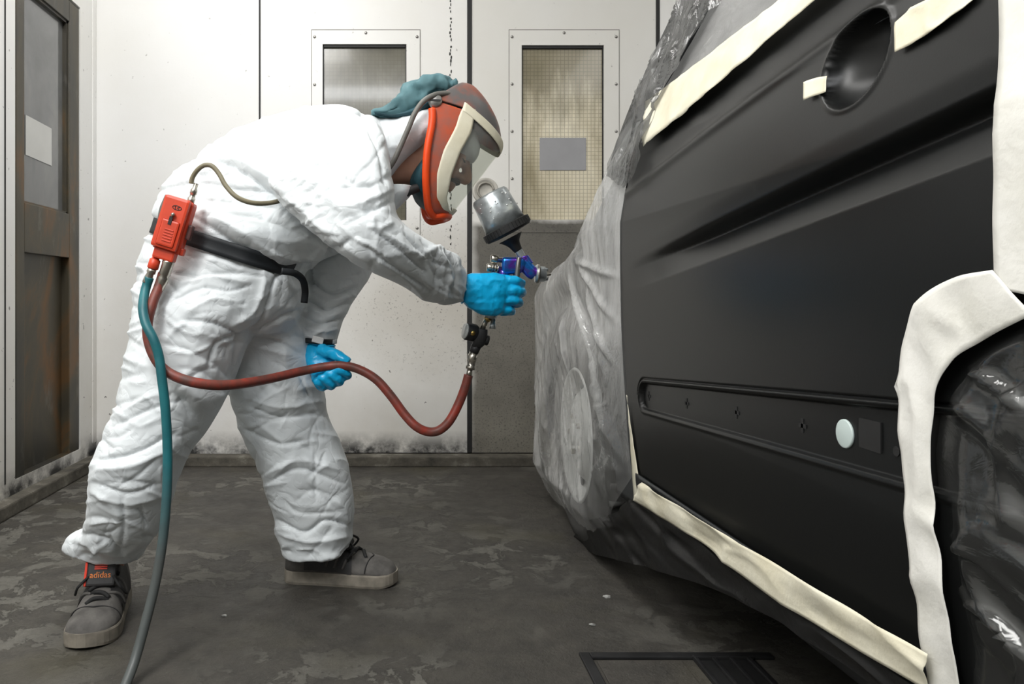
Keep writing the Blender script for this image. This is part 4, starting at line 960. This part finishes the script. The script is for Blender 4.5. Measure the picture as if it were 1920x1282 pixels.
# parameter of a row index in hrows
_d = np.r_[0, np.cumsum(np.linalg.norm(np.diff(np.array([(r[0], r[1], 0) for r in hrows], float), axis=0), axis=1)**.5)]; _d /= _d[-1]
def hrow(i): return float(np.interp(i, range(len(hrows)), _d))
def hsurf(t, th, off=0.0):
    """t along height 0..1, th -pi/2..pi/2 (0 = front)"""
    fx, fy, _, bx_, by_, wd = [np.interp(t, tt_, HR_[:, k]) for k in range(6)]
    f = P(fx, fy, HY); b = P(bx_, by_, HY); c = math.cos(th); s = math.sin(th); e = 2/2.3
    ff = b+(f-b)*(abs(c)**e); dirn = (f-b); dirn = dirn.normalized() if dirn.length > 1e-6 else Vector((1, 0, 0))
    return ff+hW*(wd*math.copysign(abs(s)**e, s))+(dirn*c+hW*s)*off
HP = math.pi/2
def huv(name, fn, mat, off=0, n=30, m=24, th=.003):
    co = np.array([[hsurf(*fn(u, v), off) for v in np.linspace(0, 1, m)] for u in np.linspace(0, 1, n)])
    return Hh(solid(grid_mesh(name, co, mat), th))
tv0 = hrow(.75); ta, tb_ = hrow(5.0), hrow(6.9)
tl = [(hrow(.75), .45), (hrow(1.1), .95), (hrow(1.8), 1.20), (hrow(3), 1.27), (hrow(4), 1.25), (hrow(6), 1.14), (hrow(7), 1.10)]
vis = lambda t: float(lerp_tab(t, tl))
def ttop(th): return ta+(tb_-ta)*min(1, (abs(th)/1.2))**1.6
mixf = lambda a, b, k: a+(b-a)*k
def window(u, v, grow=0.0):
    th0 = mixf(-1.0, 1.0, v)
    t = tv0
    for _ in range(6): th = th0*(vis(t)+grow); t = mixf(tv0-grow*.5, ttop(th)+grow*.5, u)
    return t, th
huv('visor', lambda u, v: window(u, v, .03), M_visor, 0, 40, 48, .0015)
for s in (-1, 1):
    def fr(u, v):
        t = mixf(hrow(0), ttop(s*1.1), u); return t, s*mixf(HP, vis(max(t, tv0)), v)
    huv('side_frame', fr, M_helmet, .001, 40, 12)
    def tp(u, v):
        t = mixf(tv0-.01, ttop(s*1.1)+.035, u); w_ = .30-.10*u; return t, s*mixf(vis(t)+w_*.55, max(.02, vis(t)-w_*.45), v)
    huv('visor_tape', tp, M_tape, .0045, 40, 8, .001)
huv('chin_frame', lambda u, v: (mixf(hrow(0), tv0, u), mixf(-1, 1, v)*vis(tv0)*1.4), M_helmet, .001, 8, 24)
cr = huv('crown', lambda u, v: (mixf(ttop(mixf(-HP, HP, v)), 1.0, u), mixf(-HP, HP, v)), M_crown, .001, 34, 60); cr['label'] = 'grey oversprayed orange crown'
huv('visor_tape', lambda u, v: (ttop(mixf(-1.22, 1.22, v))+mixf(-.035, .045, u), mixf(-1.22, 1.22, v)), M_tape, .005, 8, 50, .001)
huv('visor_tape', lambda u, v: (mixf(tv0-.05, tv0+.04, u), mixf(-.62, .62, v)), M_tape, .005, 6, 20, .001)
# bright orange rim along the back edge of the face frame
bm = bmesh.new(); pts = [hsurf(t, -HP, .004) for t in np.linspace(0.0, hrow(5.8), 14)][::-1]; pts2 = [hsurf(0, a, .004) for a in np.linspace(-HP, HP, 9)][1:-1]; pts3 = [hsurf(t, HP, .004) for t in np.linspace(0.0, hrow(5.8), 14)]
tube(bm, pts+pts2+pts3, .0085, 12, 160); Hh(obj('rim_seal', bm, M_orange, None, True))
# pivot knobs
for s in (-1, 1):
    c = P(812, 212, HY)+hW*(s*.108); bm = bmesh.new(); lathe(bm, c, hW*s, [(0, .016), (.010, .0155), (.013, .012), (.013, 0.0002)], 24); k_ = Hh(obj('pivot_knob', bm, M_screw, None, True))
    bm = bmesh.new(); bx(bm, -.012, .012, -.0012, .0012, -.002, .002, mtx=Matrix.Translation(c+hW*(s*.0135)) @ Matrix.Rotation(.05, 4, 'Y')); kid(obj('knob_slot', bm, M_black), k_)
# neck cape and bib
bm = bmesh.new()
ringloft(bm, [(698, 221, 702, 226, HY, .08), (722, 214, 738, 231, HY, .085), (744, 188, 766, 232, HY, .088), (766, 166, 790, 221, HY, .09), (800, 153, 816, 208, HY, .092), (842, 159, 842, 194, HY, .08), (876, 164, 868, 178, HY, .05)])
cme = remesh(bm, .005, 3); co = vget(cme); no = nget(cme); vset(cme, co+no*(crumple(co*np.array([3, 2, 3]), no, .004, .016, .005, 3))[:, None]); Hh(link('neck_cape', cme, M_teal, None, True))
bm = bmesh.new(); ringloft(bm, [(702, 224, 706, 229, HY, .09), (738, 228, 742, 236, HY, .095), (770, 214, 780, 236, HY, .098), (800, 198, 808, 216, HY, .098), (826, 188, 830, 200, HY, .096)]); Hh(obj('cape_lining', bm, M_darkteal, None, True))
bm = bmesh.new(); ringloft(bm, [(798, 292, 806, 292, HY, .088), (780, 318, 806, 318, HY, .094), (770, 338, 806, 340, HY, .092), (771, 352, 806, 356, HY, .088), (784, 374, 808, 376, HY, .078), (798, 392, 812, 394, HY, .06)])
cme = remesh(bm, .005, 2); co = vget(cme); no = nget(cme); vset(cme, co+no*crumple(co, no, .003, .007, .003, 3)[:, None]); Hh(link('face_bib', cme, M_darkteal, None, True))
bm = bmesh.new(); tube(bm, [P(784, 352, 1.775), P(768, 358, 1.772), P(762, 366, 1.775)], [.010, .011, .006], 10); Hh(obj('drawstring_knot', bm, M_black, None, True))

# ------------------------------------------------------------------ belt and air regulator
belt = empty('waist_belt', bc); tag(belt, 'black webbing belt around the waist of the coverall', 'belt')
n = 96; rows = []
for t in np.linspace(0, 2*math.pi, n, endpoint=False):
    dr = bdir*math.cos(t)+Vector((0, 1, 0))*math.sin(t); row = []
    for k in np.linspace(-.018, .018, 5):
        o_ = bc+bup*k
        h = suit_bvh.ray_cast(o_+dr*.6, -dr, 1.0)[0]; r_ = (h-o_).length if h else .2
        row.append(r_)
    rows.append(row)
R_ = np.array(rows); R_ = np.maximum.reduce([np.roll(R_, k, 0) for k in (-1, 0, 1)])
for _ in range(2): R_ = (np.roll(R_, 1, 0)+R_+np.roll(R_, -1, 0))/3
tq = np.linspace(0, 2*math.pi, n, endpoint=False); lim_ = 1/np.sqrt((np.cos(tq)/np.where(np.cos(tq) > 0, .180, .178))**2+(np.sin(tq)/.205)**2)
R_ = np.minimum(R_, lim_[:, None])
R_[:] = R_.max(1, keepdims=True)*.6+R_*.4+.004
co = np.array([[bc+bup*k+(bdir*math.cos(t)+Vector((0, 1, 0))*math.sin(t))*R_[i % n, j] for j, k in enumerate(np.linspace(-.018, .018, 5))] for i, t in enumerate(np.linspace(0, 2*math.pi, n+1))])
adopt(solid(grid_mesh('strap', co, M_belt), .003), belt)
def ribbon(name, pts, wpx, mat, parent, th=.003):
    q = spline([(x, y, Y) for x, y, Y in pts], len(pts)*6); tg = np.gradient(q[:, :2], axis=0); tg /= np.linalg.norm(tg, axis=1)[:, None]; nn = np.stack([-tg[:, 1], tg[:, 0]], 1)
    co = np.array([[P(q[i, 0]+nn[i, 0]*k*wpx, q[i, 1]+nn[i, 1]*k*wpx, q[i, 2]) for k in (-.5, 0, .5)] for i in range(len(q))]); return adopt(solid(grid_mesh(name, co, mat), th), parent)
ribbon('strap_end', [(528, 508, 1.715), (552, 512, 1.73), (567, 524, 1.76), (572, 545, 1.79), (570, 568, 1.80)], 13, M_belt, belt)
YR = 1.640
reg = empty('air_regulator', P(310, 480, YR)); tag(reg, 'red-orange belt-mounted air regulator on the painter\'s hip', 'regulator')
rm = Matrix.Translation(P(327, 424, YR)) @ Matrix.Rotation(math.radians(17), 4, 'Y')
def rg(name, dims, mat, bev=.004, parent=None):
    o = box(name, dims, mat, bev=bev, mtx=rm); return adopt(o, reg) if parent is None else kid(o, parent)
rg('body', (-.030, .030, -.012, .020, -.056, .058), M_red, .006)
cov = rg('cover', (-.031, .025, -.026, -.010, -.052, .060), M_red, .006)
rg('raised_panel', (-.020, .018, -.030, -.024, -.046, .010), M_red, .004, cov)
for k in range(5): rg('grip_rib', (-.009, .011, -.0315, -.029, -.036+k*.006, -.0335+k*.006), M_red, .0006, cov)
rg('slot', (-.006, .001, -.0312, -.029, .000, .018), M_black, 0, cov)
bm = bmesh.new(); lathe(bm, rm @ Vector((0, -.029, .022)), (rm.to_3x3() @ Vector((0, -1, 0))), [(0, .004), (.006, .004), (.007, .002)], 14); kid(obj('slide_pin', bm, M_steel, None, True), cov)
bm = bmesh.new(); tube(bm, [rm @ Vector((.002+.0095*math.cos(a), -.0265, .038+.0042*math.sin(a))) for a in np.linspace(0, 2*math.pi, 25)], .0008, 6, smooth=False)
tube(bm, [rm @ Vector((-.003, -.0265, .0415)), rm @ Vector((.000, -.0265, .035))], .0008, 6, smooth=False); tube(bm, [rm @ Vector((.007, -.0265, .0405)), rm @ Vector((.003, -.0265, .038)), rm @ Vector((.007, -.0265, .0355))], .0008, 6); kid(obj('emblem', bm, M_black), cov)
rg('bottom_block', (-.024, .022, -.014, .014, -.075, -.052), M_red, .004)
rg('side_clip', (.028, .040, -.006, .012, -.020, .012), basic('clip_brown', (.10, .035, .03), .5), .003)
rg('side_clip', (.026, .036, -.006, .012, -.056, -.040), M_red, .003)
ribbon('shoulder_strap', [(314, 366, 1.69), (303, 392, 1.69), (300, 418, 1.69), (306, 436, 1.68)], 9, M_greyhose, reg)
def fit(name, prof, a, ax, mat, parent, seg=18):
    bm = bmesh.new(); lathe(bm, a, ax, prof, seg); o = obj(name, bm, mat, None, True); return adopt(o, parent)
zd = rm.to_3x3() @ Vector((0, 0, -1))
fit('top_fitting', [(0, .008), (.012, .008), (.013, .006), (.020, .006), (.021, .0075), (.030, .0075), (.034, .005), (.044, .005)], rm @ Vector((.018, 0, .056)), -zd, M_steel, reg)
fit('hose_coupling', [(0, .012), (.006, .013), (.010, .012), (.032, .0125), (.034, .010), (.040, .012), (.052, .011), (.054, .009), (.066, .009)], rm @ Vector((.010, .0, -.072)), zd, M_steel, reg)
fit('hose_coupling', [(0, .008), (.006, .008), (.008, .0115), (.026, .012), (.028, .010)], rm @ Vector((-.018, .0, -.072)), zd, M_red, reg)
fit('hose_coupling', [(0, .009), (.010, .010), (.012, .0075), (.022, .009), (.034, .009)], rm @ Vector((-.018, .0, -.099)), zd+Vector((-.12, 0, 0)), M_steel, reg)

# ------------------------------------------------------------------ spray gun
YG = 1.805
gun = empty('spray_gun', P(930, 600, YG)); tag(gun, 'blue spray gun with an aluminium cup in the painter\'s right hand', 'spray gun')
def G(name, bm, mat, sm=True): return adopt(obj(name, bm, mat, None, sm), gun)
pxm = YG/F
top = P(917, 366, YG); bot = P(954, 436, YG); ax = (bot-top); L = ax.length; ax.normalize()
bm = bmesh.new(); lathe(bm, top, ax, [(0, .001), (-.004, .020), (-.002, .040), (.004, .0445), (L*.5, .047), (L*.80, .0495), (L*.80, .001)], 48); cup = G('cup', bm, M_alu)
for k in range(18):
    t = random.uniform(.1, .72)*L; q = random.uniform(-2.6, -.5); bm = bmesh.new()
    u = ax.cross(Vector((0, 1, 0))).normalized(); v = Vector((0, 1, 0)); r = .0455+.004*t/L
    bmesh.ops.create_icosphere(bm, subdivisions=1, radius=random.uniform(.0010, .0022)); bmesh.ops.translate(bm, vec=top+ax*t+(u*math.cos(q)+v*math.sin(q))*(r+.0004), verts=bm.verts); kid(obj('paint_drop', bm, M_white), cup)
bm = bmesh.new(); lathe(bm, top+ax*(L*.80), ax, [(0, .050), (.002, .0565), (.018, .0565), (.022, .053), (.024, .030), (.024, .001)], 48); col_ = G('cup_collar', bm, M_black, False)
for k in range(40):
    q = k*2*math.pi/40; u = ax.cross(Vector((0, 1, 0))).normalized(); v = ax.cross(u); c = top+ax*(L*.80+.010)+(u*math.cos(q)+v*math.sin(q))*.0570
    bm = bmesh.new(); rot = Matrix((u*math.cos(q)+v*math.sin(q), -u*math.sin(q)+v*math.cos(q), ax)).transposed().to_4x4(); bx(bm, -.0012, .0012, -.0022, .0022, -.008, .008, mtx=Matrix.Translation(c) @ rot); kid(obj('grip_rib', bm, M_black), col_)
bm = bmesh.new(); tube(bm, [P(957, 445, YG), P(963, 456, YG), P(972, 470, YG)], [.030, .016, .010], 24, 14); G('cup_funnel', bm, M_black)
bm = bmesh.new(); tube(bm, [P(966, 458, YG), P(972, 470, YG), P(981, 486, YG)], [.0085, .0095, .0095], 18, 10); G('feed_tube', bm, M_alu)
# body: lofted casting
def chain(name, pts, rs, mat, seg=20, n=None, smooth=True):
    bm = bmesh.new(); tube(bm, [P(x, y, Y) for x, y, Y in pts], rs, seg, n, smooth); return G(name, bm, mat)
bm = bmesh.new(); ringloft(bm, [(941, 484, 940, 514, YG, .012), (945, 482, 944, 516, YG, .015), (962, 482, 962, 514, YG, .016), (978, 482, 976, 512, YG, .016), (985, 490, 980, 508, YG, .014)], seg=24, ex=4)
ringloft(bm, [(968, 500, 990, 482, YG, .013), (976, 508, 996, 492, YG, .014), (988, 520, 1006, 502, YG, .015), (996, 524, 1012, 504, YG, .014)], seg=24, ex=2.6)
ringloft(bm, [(974, 482, 990, 478, YG, .010), (982, 500, 1000, 492, YG, .012)], seg=20)
G('gun_body', bm, M_gunblue)
chain('gun_handle', [(946, 508, YG), (938, 536, YG), (928, 566, YG), (920, 592, YG)], [.014, .0135, .0145, .013], M_gunblue, 20, 20)
chain('air_cap', [(1004, 513, YG), (1011, 513.5, YG), (1012, 513.5, YG), (1021, 514, YG), (1024, 514, YG)], [.0205, .0205, .0185, .0180, .012], M_alu, 28, smooth=False)
chain('air_cap_ring', [(1006, 513, YG), (1010, 513.3, YG)], [.0225, .0225], M_steel, 28, smooth=False)
for dy in (-9, 9): chain('air_horn', [(1019, 514+dy, YG), (1027, 514+dy*.95, YG)], [.005, .004], M_alu, 10, smooth=False)
chain('nozzle', [(1020, 514, YG), (1029, 514.3, YG), (1033, 514.4, YG)], [.006, .0035, .0025], M_steel, 14, smooth=False)
chain('fan_knob', [(945, 488, YG), (934, 487, YG), (933, 487, YG), (922, 485, YG), (920, 485, YG)], [.006, .006, .0105, .0105, .008], M_steel, 18, smooth=False)
chain('fluid_knob', [(943, 505, YG), (930, 503.5, YG), (929, 503, YG), (914, 501, YG), (912, 501, YG)], [.0065, .0065, .0095, .0095, .007], M_steel, 18, smooth=False)
for k in range(3): chain('knob_ring', [(934-k*5, 504-k*.6, YG), (932-k*5, 503.7-k*.6, YG)], [.0108, .0108], M_steel, 18, smooth=False)
bm = bmesh.new()
for dy in (-.016, .016): tube(bm, [P(971, 483, YG)+Vector((0, dy, 0)), P(969, 500, YG)+Vector((0, dy, 0)), P(967, 522, YG)+Vector((0, dy*.8, 0)), P(960, 552, YG)+Vector((0, dy*.5, 0))], [.005, .006, .0065, .005], 10)
bx(bm, -.005, .005, -.012, .012, -.016, .016, .002, Matrix.Translation(P(961, 548, YG)) @ Matrix.Rotation(.2, 4, 'Y')); G('trigger', bm, M_screw)
chain('inlet_collar', [(922, 586, YG), (919, 592, YG), (918, 597, YG)], [.0155, .0155, .012], M_alu, 20, smooth=False)
chain('air_screw', [(925, 594, YG), (924, 606, YG), (924, 607, YG), (923, 616, YG)], [.0055, .0055, .0075, .0075], M_alu, 14, smooth=False)
chain('brass_nipple', [(917, 594, YG), (912, 600, YG)], [.009, .009], M_brass, 6, smooth=False)
chain('inlet_nipple', [(912, 600, YG), (909, 606, YG), (904, 618, YG)], [.0065, .0065, .0065], M_steel, 16, smooth=False)
bm = bmesh.new(); ringloft(bm, [(892, 614, 914, 618, YG, .016), (888, 626, 913, 632, YG, .019), (886, 640, 908, 646, YG, .017), (884, 648, 902, 652, YG, .012)], seg=24, ex=3.2); G('regulator_body', bm, M_black)
bm = bmesh.new(); c = P(894, 625, YG); d_ = (P(866, 619, YG-.01)-c).normalized(); lathe(bm, c, d_, [(0, .017), (.006, .0205), (.026, .0205), (.028, .0195)], 28); ga = G('pressure_gauge', bm, M_black)
bm = bmesh.new(); lathe(bm, c+d_*.0275, d_, [(0, .0185), (.004, .018), (.0045, .0001)], 28); kid(obj('gauge_lens', bm, basic('gauge_face', (.55, .57, .55), .1), None, True), ga)
bm = bmesh.new(); lathe(bm, P(886, 624, YG-.021), (0, -1, 0), [(0, .007), (.004, .006), (.005, .0001)], 16); kid(obj('brass_plug', bm, M_brass, None, True), ga)
bm = bmesh.new(); lathe(bm, P(906, 636, YG), (.9, 0, -.25), [(0, .012), (.012, .012), (.014, .009)], 18); G('regulator_knob', bm, M_black)
chain('hex_nut', [(893, 648, YG), (888, 661, YG)], [.0130, .0115], M_iron, 6, smooth=False)
chain('quick_coupler', [(888, 660, YG), (887, 664, YG), (886.5, 665, YG), (885, 676, YG), (884.7, 677, YG), (883, 686, YG), (882.6, 687, YG), (881.5, 692, YG)], [.0095, .0095, .0112, .0112, .0098, .0098, .0116, .0110], M_steel, 20, smooth=False)
chain('hose_tail', [(881.5, 691, YG), (878, 708, YG)], [.0068, .0068], M_steel, 16, smooth=False)

# ------------------------------------------------------------------ hoses
def hose(name, pts, r, mat, label, n=160, seg=14):
    bm = bmesh.new(); tube(bm, [P(*q) for q in pts], r, seg, n); o = obj(name, bm, mat, None, True); return tag(o, label, 'hose')
hose('air_hose', [(878.5, 703, YG), (872, 726, YG), (860, 757, YG), (842, 790, 1.80), (822, 807, 1.80), (802, 809, 1.80), (780, 799, 1.80), (758, 776, 1.81), (733, 742, 1.82), (705, 711, 1.83), (672, 692, 1.84), (640, 685, 1.842), (605, 688, 1.842), (560, 697, 1.82), (510, 709, 1.75), (460, 718, 1.67), (415, 722, 1.625), (370, 718, 1.60), (330, 706, 1.595), (303, 688, 1.60), (286, 662, 1.605), (277, 630, 1.61), (278, 598, 1.615), (287, 565, 1.625), (297, 540, 1.638), (303, 522, 1.642), (306, 512, 1.642)], .0107, M_redhose,
     'dusty red air hose sagging from the spray gun through the left hand to the hip', 260)
hose('air_hose', [(280, 520, 1.64), (274, 538, 1.64), (270, 556, 1.63), (268, 580, 1.60), (274, 608, 1.585), (288, 636, 1.578), (298, 668, 1.578), (303, 705, 1.575), (310, 765, 1.575), (314, 840, 1.575), (313, 920, 1.57), (306, 1005, 1.565), (293, 1085, 1.555), (274, 1162, 1.535), (252, 1240, 1.505), (228, 1302, 1.455)], .0100, M_tealhose,
     'teal air hose hanging from the hip down to the floor', 200)
hose('breathing_hose', [(358.5, 344, 1.642), (361, 333, 1.64), (370, 319, 1.635), (383, 310, 1.632), (397, 311, 1.63), (410, 325, 1.628), (424, 349, 1.622), (445, 370, 1.617), (472, 380, 1.625), (500, 381, 1.645), (527, 376, 1.67), (550, 372, 1.74)], .0052, M_olivehose, 'thin olive breathing hose looping from the hip regulator under the arm', 120, 10)
hose('breathing_hose', [(712, 336, 1.765), (724, 322, 1.748), (738, 302, 1.742), (752, 272, 1.742), (766, 240, 1.742), (778, 212, 1.742), (794, 190, 1.745), (815, 178, 1.752), (836, 175, 1.765), (852, 179, 1.785)], .0062, M_greyhose, 'thin grey breathing hose from the collar over to the helmet crown', 110, 10)
